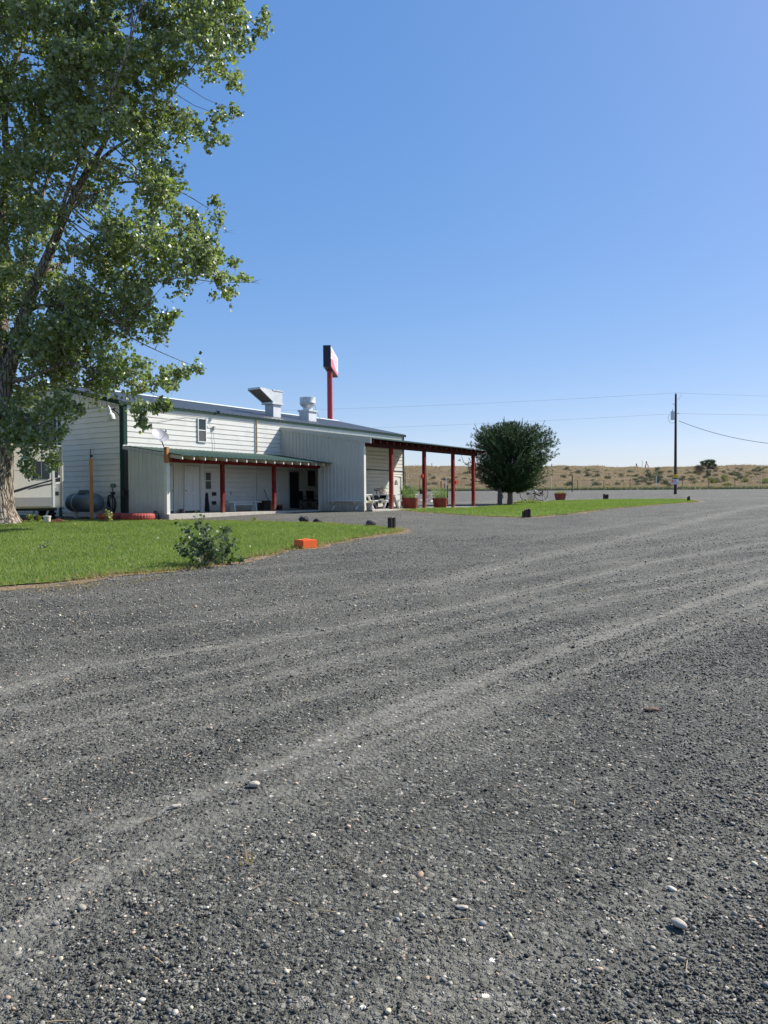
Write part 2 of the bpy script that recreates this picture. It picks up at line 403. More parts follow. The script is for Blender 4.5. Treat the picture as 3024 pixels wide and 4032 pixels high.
# ------------------------------------------------------------------ gravel yard
TR = [([(-300,2790),(0,2717),(328,2625),(1276,2480),(1896,2370),(2552,2215),(3024,2133),(3400,2085)], .15, .85),
      ([(-300,3010),(0,2917),(456,2807),(1166,2640),(1900,2480),(2400,2360),(3024,2240),(3400,2180)], .14, .7),
      ([(500,3240),(1094,2990),(1823,2698),(2333,2516),(3024,2280),(3400,2180)], .14, 1.0),
      ([(-200,3900),(300,3500),(900,3190),(1350,2990),(1823,2800),(2500,2560),(3100,2330)], .16, .75),
      ([(900,2420),(1500,2320),(2300,2200),(3024,2090),(3500,2040)], .22, .45),
      ([(1700,2300),(2100,2200),(2550,2098),(2776,2041),(3024,1990),(3300,1960)], .25, .9),
      ([(2300,2160),(2682,2098),(3024,2041),(3400,2000)], .25, .6),
      ([(-300,2570),(0,2545),(900,2430),(1700,2330),(2500,2190),(3024,2065),(3400,2010)], .11, .55),
      ([(0,2800),(700,2665),(1500,2505),(2300,2335),(3024,2190),(3300,2150)], .10, .6),
      ([(1300,2990),(2000,2760),(2600,2560),(3100,2400)], .10, .6),
      ([(-100,3110),(700,2890),(1400,2690),(2000,2545),(2600,2410)], .10, .55),
      ([(0,3330),(500,3180),(1000,3040),(1300,2945)], .12, .5),
      ([(1900,2160),(2500,2060),(3024,1985)], .16, .5),
      ([(1650,1985),(1900,1976),(2300,1967),(3024,1961),(3500,1957)], .9, .6)]
TRW = [(np.array([[P(a, b).x, P(a, b).y] for a, b in pts]), wd, st) for pts, wd, st in TR]
def polydist(x, y, pl):
    best = np.full(x.shape, 1e9)
    for a, b in zip(pl[:-1], pl[1:]):
        d = b-a; L2 = (d**2).sum(); t = np.clip(((x-a[0])*d[0]+(y-a[1])*d[1])/L2, 0, 1)
        best = np.minimum(best, np.hypot(x-a[0]-t*d[0], y-a[1]-t*d[1]))
    return best
def wob(x, y, s): return np.sin(x*s+1.3*np.sin(y*s*.7))*np.sin(y*s*1.1+1.7*np.sin(x*s*.6+.5))
def trackv(x, y):
    v = np.zeros_like(x)
    for pl, wd, st in TRW:
        d = polydist(x, y, pl) + .045*wob(x, y, 1.1) + .02*wob(x, y, 7.1)
        q = np.exp(-np.clip(d, 0, None)**2/(2*wd**2)); q = q*(.72+.28*np.sin(np.clip(d, 0, 3)*38+2*wob(x, y, .8))); v = np.maximum(v, st*q)
    band = (y - .62*x)           # faint older ruts running the same way
    v = np.maximum(v, .40*np.clip(np.sin(band*3.4+.5*wob(x, y, .4)), 0, 1)**3*(.6+.4*wob(x, y, .35)))
    return v
def in_poly(x, y, poly):
    x = np.asarray(x); y = np.asarray(y); c = np.zeros(x.shape, bool); n = len(poly); j = n-1
    for i in range(n):
        xi, yi = poly[i]; xj, yj = poly[j]
        m = ((yi > y) != (yj > y)) & (x < (xj-xi)*(y-yi)/(yj-yi+1e-12)+xi); c ^= m; j = i
    return c
def pxpoly(pts): return [(P(a, b).x, P(a, b).y) for a, b in pts]
def densify(poly, step=.35, amp=.10, seed=3):
    rg = np.random.default_rng(seed); out = []; n = len(poly)
    for i in range(n):
        a = np.array(poly[i]); b = np.array(poly[(i+1) % n]); k = max(1, int(np.hypot(*(b-a))/step))
        for t in range(k): out.append(a+(b-a)*t/k + (rg.normal(size=2)*amp if k > 1 else 0))
    return [tuple(p) for p in out]
LAWN1 = densify(pxpoly([(-420,2058),(-100,2053),(180,2050),(430,2051),(700,2052),(1000,2055),(1250,2062),(1420,2072),(1530,2082),(1556,2094),(1440,2112),(1270,2148),(1130,2166),(950,2208),(800,2232),(500,2262),(200,2296),(0,2312),(-420,2350)]), .3, .10, 3)
LAWN2 = densify(pxpoly([(1556,2004),(1700,2002.5),(1868,1999.5),(2000,1987),(2200,1972),(2400,1967),(2690,1965.5),(2745,1976),(2600,1986),(2400,2003),(2250,2024),(2090,2037),(1900,2033),(1750,2023),(1600,2012)]), .3, .09, 4)
def edge_dist(x, y, poly): return polydist(x, y, np.array(list(poly)+[poly[0]]))

def grid(xs, ys, name, mat, zf, attrs=None, mask=None):
    X, Y = np.meshgrid(xs, ys); V = np.stack([X, Y, zf(X, Y)], -1).reshape(-1, 3)
    nx = len(xs); i = np.arange(len(ys)-1)[:, None]*nx+np.arange(nx-1)[None, :]
    Fc = np.stack([i, i+1, i+nx+1, i+nx], -1).reshape(-1, 4)
    o = np_mesh(name, V, Fc, mat, smooth=True)
    for k, v in (attrs or {}).items():
        a = o.data.attributes.new(k, 'FLOAT', 'POINT'); a.data.foreach_set('value', v(X, Y).astype(np.float32).ravel())
    return o
m, nt, b, out = new_mat('dark_gravel'); MAT['gravel'] = m
g = coords(nt)
at = nd(nt, 'ShaderNodeAttribute'); at.attribute_name = 'track'; tr = at.outputs['Fac']
def vor(scale, feat='F1'):
    v = nd(nt, 'ShaderNodeTexVoronoi'); v.feature = feat; v.inputs['Scale'].default_value = scale; nt.links.new(g, v.inputs['Vector']); return v
v1 = vor(150); v2 = vor(38); v3 = vor(17); v4 = vor(7)
sep1 = nd(nt, 'ShaderNodeSeparateColor'); nt.links.new(v1.outputs['Color'], sep1.inputs[0])
sep2 = nd(nt, 'ShaderNodeSeparateColor'); nt.links.new(v2.outputs['Color'], sep2.inputs[0])
sep3 = nd(nt, 'ShaderNodeSeparateColor'); nt.links.new(v3.outputs['Color'], sep3.inputs[0])
sep4 = nd(nt, 'ShaderNodeSeparateColor'); nt.links.new(v4.outputs['Color'], sep4.inputs[0])
c1 = ramp(nt, sep1.outputs[0], [(0, (.028,.028,.024)), (.45, (.085,.084,.070)), (.85, (.155,.150,.124)), (1, (.24,.225,.19))])
c2 = ramp(nt, sep2.outputs[0], [(0, (.020,.020,.018)), (.5, (.080,.080,.068)), (.90, (.150,.146,.122)), (.95, (.33,.31,.26)), (1, (.52,.48,.40))])
col = mixc(nt, .45, c1, c2)
dust = mixc(nt, noise(nt, g, 1.2, 5, .6), (.145,.138,.116), (.205,.194,.162))
n_big = noise(nt, g, .55, 5, .6); n_med = noise(nt, g, 4.5, 6, .7)
mt = nd(nt, 'ShaderNodeMath', operation='MULTIPLY'); nt.links.new(tr, mt.inputs[0]); nt.links.new(ramp(nt, n_med, [(.30, .30), (.55, 1.0)]), mt.inputs[1])
col = mixc(nt, mt.outputs[0], col, dust)
col = mixc(nt, ramp(nt, n_big, [(.40, 0.0), (.68, .6)]), col, dust)
# pale pebbles lying in the surface
def pebbles(v, sep, thr, rad, base, c):
    a = nd(nt, 'ShaderNodeMath', operation='GREATER_THAN'); a.inputs[1].default_value = thr; nt.links.new(sep.outputs[1], a.inputs[0])
    d = nd(nt, 'ShaderNodeMath', operation='LESS_THAN'); d.inputs[1].default_value = rad; nt.links.new(v.outputs['Distance'], d.inputs[0])
    mu = nd(nt, 'ShaderNodeMath', operation='MULTIPLY'); nt.links.new(a.outputs[0], mu.inputs[0]); nt.links.new(d.outputs[0], mu.inputs[1])
    cc = ramp(nt, sep.outputs[2], c)
    return mixc(nt, mu.outputs[0], base, cc)
pc = [(0, (.34,.32,.28)), (.4, (.55,.50,.42)), (.7, (.42,.30,.22)), (1, (.62,.60,.56))]
col = pebbles(v2, sep2, .95, .30, col, pc); col = pebbles(v3, sep3, .94, .21, col, pc)
blot = ramp(nt, noise(nt, g, 16, 4, .8), [(.34, .45), (.5, 1.0), (.64, 1.4)]); col = mixc(nt, .8, col, blot, 'MULTIPLY')
gl = nd(nt, 'ShaderNodeAttribute'); gl.attribute_name = 'dirt'
dirtc = mixc(nt, n_med, (.13,.10,.075), (.26,.20,.14))
col = mixc(nt, gl.outputs['Fac'], col, dirtc)
nt.links.new(col, b.inputs['Base Color']); b.inputs['Roughness'].default_value = .9; b.inputs['Specular IOR Level'].default_value = .25
h1 = ramp(nt, v1.outputs['Distance'], [(0, 1.0), (.75, 0.0)]); h2 = ramp(nt, v2.outputs['Distance'], [(0, 1.0), (.7, 0.0)]); h3 = ramp(nt, v3.outputs['Distance'], [(0, 1.0), (.5, 0.0)])
st = nd(nt, 'ShaderNodeMath', operation='MULTIPLY_ADD'); st.inputs[1].default_value = -.65; st.inputs[2].default_value = 1.0; nt.links.new(tr, st.inputs[0])
b1 = nd(nt, 'ShaderNodeBump'); b1.inputs['Distance'].default_value = .006; nt.links.new(h1, b1.inputs['Height']); nt.links.new(st.outputs[0], b1.inputs['Strength'])
b2 = nd(nt, 'ShaderNodeBump'); b2.inputs['Distance'].default_value = .014; nt.links.new(h2, b2.inputs['Height']); nt.links.new(b1.outputs[0], b2.inputs['Normal']); nt.links.new(st.outputs[0], b2.inputs['Strength'])
b3 = nd(nt, 'ShaderNodeBump'); b3.inputs['Distance'].default_value = .02; b3.inputs['Strength'].default_value = .5; nt.links.new(noise(nt, g, 9, 5, .7), b3.inputs['Height']); nt.links.new(b2.outputs[0], b3.inputs['Normal'])
nt.links.new(b3.outputs[0], b.inputs['Normal'])

def micro(X, Y):
    tv = trackv(X, Y); near = np.clip(1-(Y-14)/10, 0, 1)
    return T(X, Y) + near*(-.018*tv + .006*wob(X, Y, 5.3) + .004*wob(X, Y, 13.0))
def gdirt(X, Y):
    tp = P(10, 2045); d = np.hypot((X-tp.x)/1.0, (Y-tp.y)/.6)
    a = np.clip(1.25-d/4.2, 0, 1)*.9
    yard = np.clip(1-np.abs(Y-29.5)/3.0, 0, 1)*np.clip((-X-8.5)/2, 0, 1)*.55
    return np.clip(np.maximum(a, yard), 0, 1)
xs = np.concatenate([np.arange(-260, -60, 10), np.arange(-60, -22, 1.5), np.arange(-22, -9, .25), np.arange(-9, 9, .10), np.arange(9, 22, .25), np.arange(22, 80, 1.5), np.arange(80, 270, 10)])
ys = np.concatenate([np.arange(-30, 1.5, 1.5), np.arange(1.5, 16, .07), np.arange(16, 60, .3), np.arange(60, 100, 1.2)])
GR = grid(xs, ys, 'gravel_ground', MAT['gravel'], micro, {'track': trackv, 'dirt': gdirt})
tag(GR, kind='structure')

# hill with dry grass beyond the yard (shares its edge with the gravel sheet and rises behind it)
m, nt, b, out = new_mat('dry_hillside'); MAT['hill'] = m
g = coords(nt); gs = coords(nt, (.35, 1, 1))
n1 = noise(nt, gs, .16, 6, .65); n2 = noise(nt, g, .9, 6, .7); n3 = noise(nt, g, 5, 5, .75)
col = ramp(nt, n1, [(.30, (.14,.105,.068)), (.5, (.235,.175,.108)), (.68, (.32,.25,.15))])
col = mixc(nt, .55, col, ramp(nt, n2, [(.3, (.12,.080,.052)), (.5, (.25,.175,.11)), (.7, (.42,.32,.20))]))
col = mixc(nt, ramp(nt, n3, [(.40, .5), (.6, 0.0)]), col, (.12,.095,.06))
sp = nd(nt, 'ShaderNodeSeparateXYZ'); nt.links.new(g, sp.inputs[0])
dn = nd(nt, 'ShaderNodeMath', operation='MULTIPLY_ADD'); dn.inputs[1].default_value = 16; nt.links.new(n2, dn.inputs[0]); nt.links.new(sp.outputs[1], dn.inputs[2])
lowg = nd(nt, 'ShaderNodeMapRange'); lowg.inputs[1].default_value = 119; lowg.inputs[2].default_value = 130; lowg.inputs[3].default_value = .75; lowg.inputs[4].default_value = 0
nt.links.new(dn.outputs[0], lowg.inputs[0]); col = mixc(nt, lowg.outputs[0], col, (.17,.165,.085))
nt.links.new(col, b.inputs['Base Color']); b.inputs['Roughness'].default_value = .95; b.inputs['Specular IOR Level'].default_value = .1
bump(nt, b, n3, .9, .4)
HL = grid(np.concatenate([np.arange(-260, -60, 8), np.arange(-60, 110, .8), np.arange(110, 300, 8)]),
          np.concatenate([np.arange(98.8, 165, .8), np.arange(165, 900, 25)]), 'hill', MAT['hill'], lambda x, y: T(x, y)+np.where(y < 104, -.25, -.25+np.clip((y-104-2*np.sin(x*.11)-.8*np.sin(x*.7))/3, 0, 1)*.45))
tag(HL, kind='structure')
# gravel continues under the foot of the hill
g2 = grid(np.arange(-260, 300, 10.), np.arange(98, 116, 3.), 'far_gravel', MAT['gravel'], lambda x, y: T(x, y)-hillz(x, y)-.004, {'track': lambda x, y: x*0+.25})
tag(g2, kind='structure')

# ------------------------------------------------------------------ lawns
def sheet(name, poly, dz, mat, step=.6):
    from mathutils import geometry
    bm = bmesh.new(); vsx = [bm.verts.new((x, y, 0)) for x, y in poly]
    fc = bm.faces.new(vsx); bmesh.ops.triangulate(bm, faces=[fc])
    xa = [p[0] for p in poly]; ya = [p[1] for p in poly]
    for ax, lo, hi in ((0, min(xa), max(xa)), (1, min(ya), max(ya))):
        k = lo+step
        while k < hi:
            bmesh.ops.bisect_plane(bm, geom=bm.verts[:]+bm.edges[:]+bm.faces[:], plane_co=(k if ax == 0 else 0, k if ax else 0, 0), plane_no=(1, 0, 0) if ax == 0 else (0, 1, 0)); k += step
    for v in bm.verts: v.co.z = Tz(v.co.x, v.co.y)+dz
    bmesh.ops.recalc_face_normals(bm, faces=bm.faces)
    me = bpy.data.meshes.new(name); bm.to_mesh(me); bm.free()
    if me.polygons[0].normal.z < 0: me.flip_normals()
    return link(name, me, mat)
def mow(nt_, g_):
    n1 = noise(nt_, g_, .8, 5, .6); n2 = noise(nt_, g_, 14, 5, .75); n3 = noise(nt_, g_, 3.1, 4, .6)
    c = ramp(nt_, n1, [(.3, (.105,.145,.034)), (.5, (.150,.190,.050)), (.72, (.215,.225,.070))])
    c = mixc(nt_, ramp(nt_, n2, [(.35, .6), (.62, 0.0)]), c, (.035,.070,.012))
    return mixc(nt_, ramp(nt_, n3, [(.6, 0.0), (.8, .5)]), c, (.17,.175,.05)), n2
m, nt, b, out = new_mat('mown_lawn'); MAT['lawn'] = m
c, h = mow(nt, coords(nt)); nt.links.new(c, b.inputs['Base Color']); b.inputs['Roughness'].default_value = .9; b.inputs['Specular IOR Level'].default_value = .15; bump(nt, b, h, .8, .04)
m, nt, b, out = new_mat('dead_lawn_edge'); MAT['lawn_edge'] = m
g = coords(nt); n2 = noise(nt, g, 7, 6, .75)
nt.links.new(ramp(nt, n2, [(.32, (.07,.06,.045)), (.5, (.19,.125,.07)), (.68, (.34,.24,.13))]), b.inputs['Base Color']); b.inputs['Roughness'].default_value = .95; bump(nt, b, n2, .9, .05)
def grow(poly, d):
    n = len(poly); A = np.array(poly); area = .5*np.sum(A[:, 0]*np.roll(A[:, 1], -1)-np.roll(A[:, 0], -1)*A[:, 1]); s = 1 if area > 0 else -1
    out = []
    rg = np.random.default_rng(9); ns = np.interp(np.arange(n), np.arange(0, n+6, 5), rg.uniform(.1, 2.4, len(np.arange(0, n+6, 5))))
    for i in range(n):
        t = A[(i+3) % n]-A[(i-3) % n]; t = t/max(1e-6, np.hypot(*t)); out.append((A[i, 0]+s*t[1]*d*ns[i], A[i, 1]-s*t[0]*d*ns[i]))
    return out
for nm, pl in (('lawn', LAWN1), ('lawn', LAWN2)):
    tag(sheet('lawn_edge', grow(pl, .22), .004, MAT['lawn_edge'], .8), kind='structure')
    tag(sheet(nm, pl, .022, MAT['lawn'], .8), kind='structure')
def scatter(poly, n, rng, dens=None):
    A = np.array(poly); out = []; tot = 0
    while tot < n:
        q = rng.uniform([A[:, 0].min(), A[:, 1].min()], [A[:, 0].max(), A[:, 1].max()], size=(n, 2))
        k = in_poly(q[:, 0], q[:, 1], poly)
        if dens is not None: k &= rng.uniform(size=n) < dens(q[:, 0], q[:, 1])
        out.append(q[k]); tot += k.sum()
    q = np.concatenate(out)[:n]; return np.column_stack([q, T(q[:, 0], q[:, 1])])
def grass_obj(name, poly, n, seed, hmin, hmax, mat, lean=.8, wd=.012, dens=None, dz=.02):
    rg = np.random.default_rng(seed); p = scatter(poly, n, rg, dens); p[:, 2] += dz
    V, Fc = blades(p, rg.uniform(hmin, hmax, n), rg.uniform(wd*.6, wd*1.5, n), lean, rg)
    patch = .5+.5*wob(p[:, 0], p[:, 1], 1.1); t = np.clip(rg.uniform(0, 1, n)*.7+.3*patch, 0, 1)
    return tag(np_mesh(name, V, Fc, mat, np.repeat(t, 3)), kind='stuff')
vis1 = lambda x, y: (np.abs(x) < y*.53+1).astype(float)
grass_obj('grass', LAWN1, 150000, 21, .025, .07, MAT['grass'], dens=vis1)
grass_obj('grass', LAWN2, 60000, 22, .03, .08, MAT['grass'], wd=.02)
def ring(poly, n, seed, wdt, name='dry_grass', mat=None, hh=(.02, .08)):
    rg = np.random.default_rng(seed); A = np.array(poly+[poly[0]]); seg = np.diff(A, axis=0); Ls = np.hypot(seg[:, 0], seg[:, 1]); i = rg.choice(len(Ls), n, p=Ls/Ls.sum())
    p2 = A[i]+seg[i]*rg.uniform(0, 1, (n, 1))+rg.normal(size=(n, 2))*wdt
    keep = (.5+.5*wob(p2[:, 0]*1.0, p2[:, 1], 2.7)) > rg.uniform(0, 1, n)*.9; p2 = p2[keep]; n = len(p2)
    p = np.column_stack([p2, T(p2[:, 0], p2[:, 1])+.01]); V, Fc = blades(p, rg.uniform(*hh, n), rg.uniform(.008, .02, n), 1.8, rg)
    return tag(np_mesh(name, V, Fc, mat or MAT['drygrass'], np.repeat(rg.uniform(0, 1, n), 3)), kind='stuff')
ring(LAWN1, 26000, 31, .17); ring(LAWN2, 12000, 32, .22); ring(LAWN1, 9000, 33, .13, 'grass', MAT['grass'], (.03, .09))

# ------------------------------------------------------------------ loose stones
def ico(sub):
    bm = bmesh.new(); bmesh.ops.create_icosphere(bm, subdivisions=sub, radius=1.0)
    V = np.array([v.co[:] for v in bm.verts]); Fc = np.array([[v.index for v in f.verts] for f in bm.faces]); bm.free(); return V, Fc
def stones(name, P3, size, col, sub, seed, flat=(.45, .8), rough=.22, mat=None, smooth=False):
    rg = np.random.default_rng(seed); V0, F0 = ico(sub); n = len(P3); k = len(V0)
    sc = np.column_stack([rg.uniform(.75, 1.3, n), rg.uniform(.6, 1.0, n), rg.uniform(*flat, n)])*size[:, None]*.5
    D = V0[None]*(1+rg.uniform(-rough, rough, (n, k, 1)))*sc[:, None, :]
    ti = rg.uniform(-.5, .5, n); ct, st_ = np.cos(ti)[:, None], np.sin(ti)[:, None]
    x, z = D[..., 0]*ct-D[..., 2]*st_, D[..., 0]*st_+D[..., 2]*ct; y = D[..., 1]
    a = rg.uniform(0, 2*PI, n); ca, sa = np.cos(a)[:, None], np.sin(a)[:, None]
    V = np.stack([x*ca-y*sa, x*sa+y*ca, z], -1)+P3[:, None, :]; V[..., 2] += (sc[:, 2]*.45)[:, None]
    Fc = (F0[None]+(np.arange(n)*k)[:, None, None]).reshape(-1, 3)
    return tag(np_mesh(name, V.reshape(-1, 3), Fc, mat, col=np.repeat(col, k, 0), smooth=smooth), kind='stuff')
m, nt, b, out = new_mat('loose_stone'); MAT['stone'] = m
at = nd(nt, 'ShaderNodeAttribute'); at.attribute_name = 'col'; g = coords(nt)
nt.links.new(mixc(nt, .6, at.outputs['Color'], ramp(nt, noise(nt, g, 160, 4, .7), [(.3, .55), (.7, 1.15)]), 'MULTIPLY'), b.inputs['Base Color'])
b.inputs['Roughness'].default_value = .75; b.inputs['Specular IOR Level'].default_value = .35; bump(nt, b, noise(nt, g, 220, 4, .7), .5, .003)
def near_pts(n, y0, y1, rg, pw=1.6, keepf=None):
    """uniform in the wedge of ground seen by the camera (and a margin beside it)"""
    out = []; tot = 0
    while tot < n:
        u = rg.uniform(0, 1, n); y = (y0**(2-pw)+u*(y1**(2-pw)-y0**(2-pw)))**(1/(2-pw)) if abs(pw-2) > .01 else y0*(y1/y0)**u
        x = rg.uniform(-1, 1, n)*(y*.56+.9)
        k = np.ones(n, bool)
        if keepf is not None: k = rg.uniform(0, 1, n) < keepf(x, y)
        k &= ~in_poly(x, y, LAWN1)
        out.append(np.column_stack([x, y])[k]); tot += k.sum()
    q = np.concatenate(out)[:n]
    return np.column_stack([q, micro(q[:, 0], q[:, 1])])
def coarse(x, y):
    c = .35+.65*np.clip(.5+.8*wob(x, y, .9)+.4*wob(x, y, 2.7), 0, 1)
    right = np.clip((x-.15*y+.2)/1.2, 0, 1)*np.clip((9-y)/3, 0, 1)
    return np.clip(c*(1-.82*np.clip(trackv(x, y)*1.2, 0, 1))+.5*right, .04, 1)
rg = np.random.default_rng(51)
def dark_cols(n, rg):
    v = .020+.19*rg.uniform(0, 1, n)**1.8; c = np.column_stack([v*1.05, v*1.01, v*.88]); w_ = rg.uniform(0, 1, n) > .82; c[w_] *= [1.5, 1.42, 1.3]; q_ = rg.uniform(0, 1, n) > .90; c[q_] = rg.uniform(.16, .30, (q_.sum(), 1))*[1.04, 1.0, .90]; return c
n = 110000; p = near_pts(n, 1.9, 9, rg, 1.7, coarse)
stones('gravel_stones', p, np.clip(rg.lognormal(math.log(.0068), .42, n), .0035, .026), dark_cols(n, rg), 1, 52, mat=MAT['stone'])
n = 46000; p = near_pts(n, 6, 21, rg, 1.1, coarse)
stones('gravel_stones', p, np.clip(rg.lognormal(math.log(.0125), .38, n), .006, .038), dark_cols(n, rg), 1, 53, mat=MAT['stone'])
n = 9000; p = near_pts(n, 1.9, 8.5, rg, 1.7, lambda x, y: np.clip(coarse(x, y)-.35, .02, 1)**1.5)
stones('gravel_stones', p, np.clip(rg.lognormal(math.log(.0145), .26, n), .010, .030), dark_cols(n, rg)*.85, 1, 54, rough=.26, mat=MAT['stone'])
PAL = np.array([(.52,.46,.35), (.60,.55,.45), (.42,.39,.33), (.50,.35,.23), (.55,.40,.28), (.30,.29,.27), (.62,.54,.38), (.36,.32,.25), (.24,.22,.19)])
n = 10500; p = near_pts(n, 1.9, 11, rg, 1.5)
stones('pale_pebbles', p, np.clip(rg.lognormal(math.log(.0092), .42, n), .0045, .032), PAL[rg.integers(0, len(PAL), n)]*rg.uniform(.8, 1.05, (n, 1)), 2, 55, flat=(.4, .7), rough=.05, mat=MAT['stone'], smooth=True)
n = 13000; p = near_pts(n, 8, 36, rg, 1.0)
stones('pale_pebbles', p, np.clip(rg.lognormal(math.log(.021), .35, n), .012, .055), PAL[rg.integers(0, len(PAL), n)]*rg.uniform(.8, 1.0, (n, 1)), 1, 56, flat=(.4, .7), rough=.10, mat=MAT['stone'])
# the few stones large enough to be counted
def one_stone(px, py, Lx, Ly, Lz, rz, name, label, mat, seed, cat='stone', rough=.06, sub=3, sink=.3, group=None):
    V, Fc = ico(sub); rg_ = np.random.default_rng(seed); ph = rg_.uniform(0, 6, 6)
    n_ = 1+rough*(np.sin(V[:, 0]*2.3+ph[0])*np.sin(V[:, 1]*2.9+ph[1])+.6*np.sin(V[:, 2]*4+ph[2])*np.sin(V[:, 0]*5+ph[3])+.35*np.sin(V[:, 1]*9+ph[4])*np.sin(V[:, 2]*8+ph[5]))
    V = V*n_[:, None]*np.array([Lx, Ly, Lz])/2
    o = np_mesh(name, V, Fc, mat, smooth=True); q = P(px, py); o.location = q+Vector((0, 0, Lz/2*(1-sink))); o.rotation_euler = (0, 0, rz)
    return tag(o, label, cat, group)
one_stone(2673, 3645, .064, .036, .026, R(-52), 'river_stone', 'large pale speckled oval stone on the gravel near the right edge', MAT['pebble_big'], 1)
one_stone(1000, 3095, .062, .045, .03, R(8), 'river_stone', 'flat cream stone on the gravel left of the middle of the yard', MAT['pebble_big'], 2)
one_stone(690, 3178, .055, .030, .016, R(12), 'rock_chip', 'cream wedge shaped chip of rock lying below and left of the cream stone', MAT['pebble_big'], 3, rough=.18)
one_stone(2565, 2800, .10, .05, .03, R(5), 'dirt_clod', 'brown clod of earth lying on the gravel at the right', M('brown_clod', (.16,.10,.07), .95, 0, .3, 10, bmp=.8), 4, 'clod', rough=.2)
one_stone(1820, 3576, .050, .026, .012, R(-8), 'rock_chip', 'white angular chip on the gravel below the middle of the yard', MAT['pebble_big'], 5, rough=.2)
# twigs and straw on the gravel
rg = np.random.default_rng(61); n = 420; p = near_pts(n, 2.2, 22, rg, 1.3); tb = MB()
for i in range(n):
    a = rg.uniform(0, PI); l = rg.uniform(.02, .07)*(1+p[i, 1]/20); q = Vector(p[i])+Vector((0, 0, .006)); d = Vector((math.cos(a), math.sin(a), rg.uniform(-.05, .15)))
    tb.tube([q, q+d*l*.5+Vector((0, 0, .002)), q+d*l], [.0016, .0018, .001], 4)
tag(tb.build('straw_litter', M('straw', (.40,.30,.17), .8, 0, .25, 30)), kind='stuff')
# ------------------------------------------------------------------ the long metal building
BL, BD = 21.7, 10.8           # length along u, depth
ZE, ZR = 5.57, 6.77           # eave and ridge
ZG = .55                      # walls start below grade
BLD = thing('metal_building', 'long cream metal sided building with green roof trim, lean-to porch and red post canopy', 'building', BO+Vector((0,0,0)), BA)
def lap(mb, a, b, n, z0, z1, pitch=.225, gro=.06, gh=.042, topcut=None, ph=0.0):
    """horizontal rib siding between plan points a-b (local), n: outward normal"""
    a = Vector(a); b = Vector(b); n = Vector(n).normalized(); z = z0; prof = []
    while z < z1-1e-6:
        z2 = min(z+pitch-gh, z1); prof += [(z, .0), (z2, .006)]
        if z2+gh < z1: prof += [(z2+.006, -gro), (z2+gh-.004, -gro)]
        z = z2+gh
    vs = []; 
    for (zz, o) in prof:
        vs += [a+n*o+Vector((0,0,zz)), b+n*o+Vector((0,0,zz))]
    fs = [(2*i, 2*i+1, 2*i+3, 2*i+2) for i in range(len(prof)-1)]
    mb.add(vs, fs)
def rib(mb, a, b, n, zb, zta, ztb, pitch=.225, rh=.040, rw=.03, flatw=0):
    """vertical rib siding from a to b; top runs from zta to ztb"""
    a = Vector(a); b = Vector(b); n = Vector(n).normalized(); Lg = (b-a).length; d = (b-a)/Lg; prof = [(0, 0)]; s = pitch*.5
    while s < Lg-rw:
        prof += [(s-rw/2-.012, 0), (s-rw/2, rh), (s+rw/2, rh), (s+rw/2+.012, 0)]
        if s+pitch*.5 < Lg: prof += [(s+pitch*.5-.02, 0), (s+pitch*.5-.012, .007), (s+pitch*.5+.012, .007), (s+pitch*.5+.02, 0)]
        s += pitch
    prof.append((Lg, 0)); vs = []
    for s, o in prof:
        p = a+d*s+n*o; zt = zta+(ztb-zta)*s/Lg; zbb = zb if not callable(zb) else zb(s)
        vs += [p+Vector((0,0,zbb)), p+Vector((0,0,zt))]
    mb.add(vs, [(2*i, 2*i+2, 2*i+3, 2*i+1) for i in range(len(prof)-1)])
UX, UP, OUT = Vector((1,0,0)), Vector((0,0,1)), Vector((0,-1,0))
# long wall
mb = MB(); lap(mb, L(0,0), L(BL,0), OUT, ZG, ZE-.04); mb.build('long_wall', MAT['siding'], BLD)
# gable wall that faces the camera's left: horizontal siding below, ribbed panel above the seam
zr_at = lambda d: ZE+(ZR-ZE)*min(d, 2*5.4-d)/5.4
mb = MB(); lap(mb, (0,BD,0), (0,0,0), (-1,0,0), ZG, 5.40); mb.build('gable_wall', MAT['siding'], BLD)
mb = MB()
rib(mb, (0,5.4,0), (0,0,0), (-1,0,0), 5.42, ZR-.03, ZE-.03, .3); rib(mb, (0,BD,0), (0,5.4,0), (-1,0,0), 5.42, ZE-.03, ZR-.03, .3)
mb.build('gable_panel', MAT['siding'], BLD)
mb = MB(); mb.prism([(-.03,.0,5.385), (-.03,BD,5.385), (-.03,BD,5.43), (-.03,0,5.43)], (.028,0,0)); mb.build('seam_flashing', MAT['grey_trim'], BLD)
mb = MB()
mb.add([(BL,0,ZG),(BL,BD,ZG),(BL,BD,ZE),(BL,5.4,ZR-.03),(BL,0,ZE)], [(0,1,2,3,4)]); mb.add([(BL,BD,ZG),(0,BD,ZG),(0,BD,ZE-.04),(BL,BD,ZE-.04)], [(0,1,2,3)])
mb.build('far_walls', MAT['siding'], BLD)
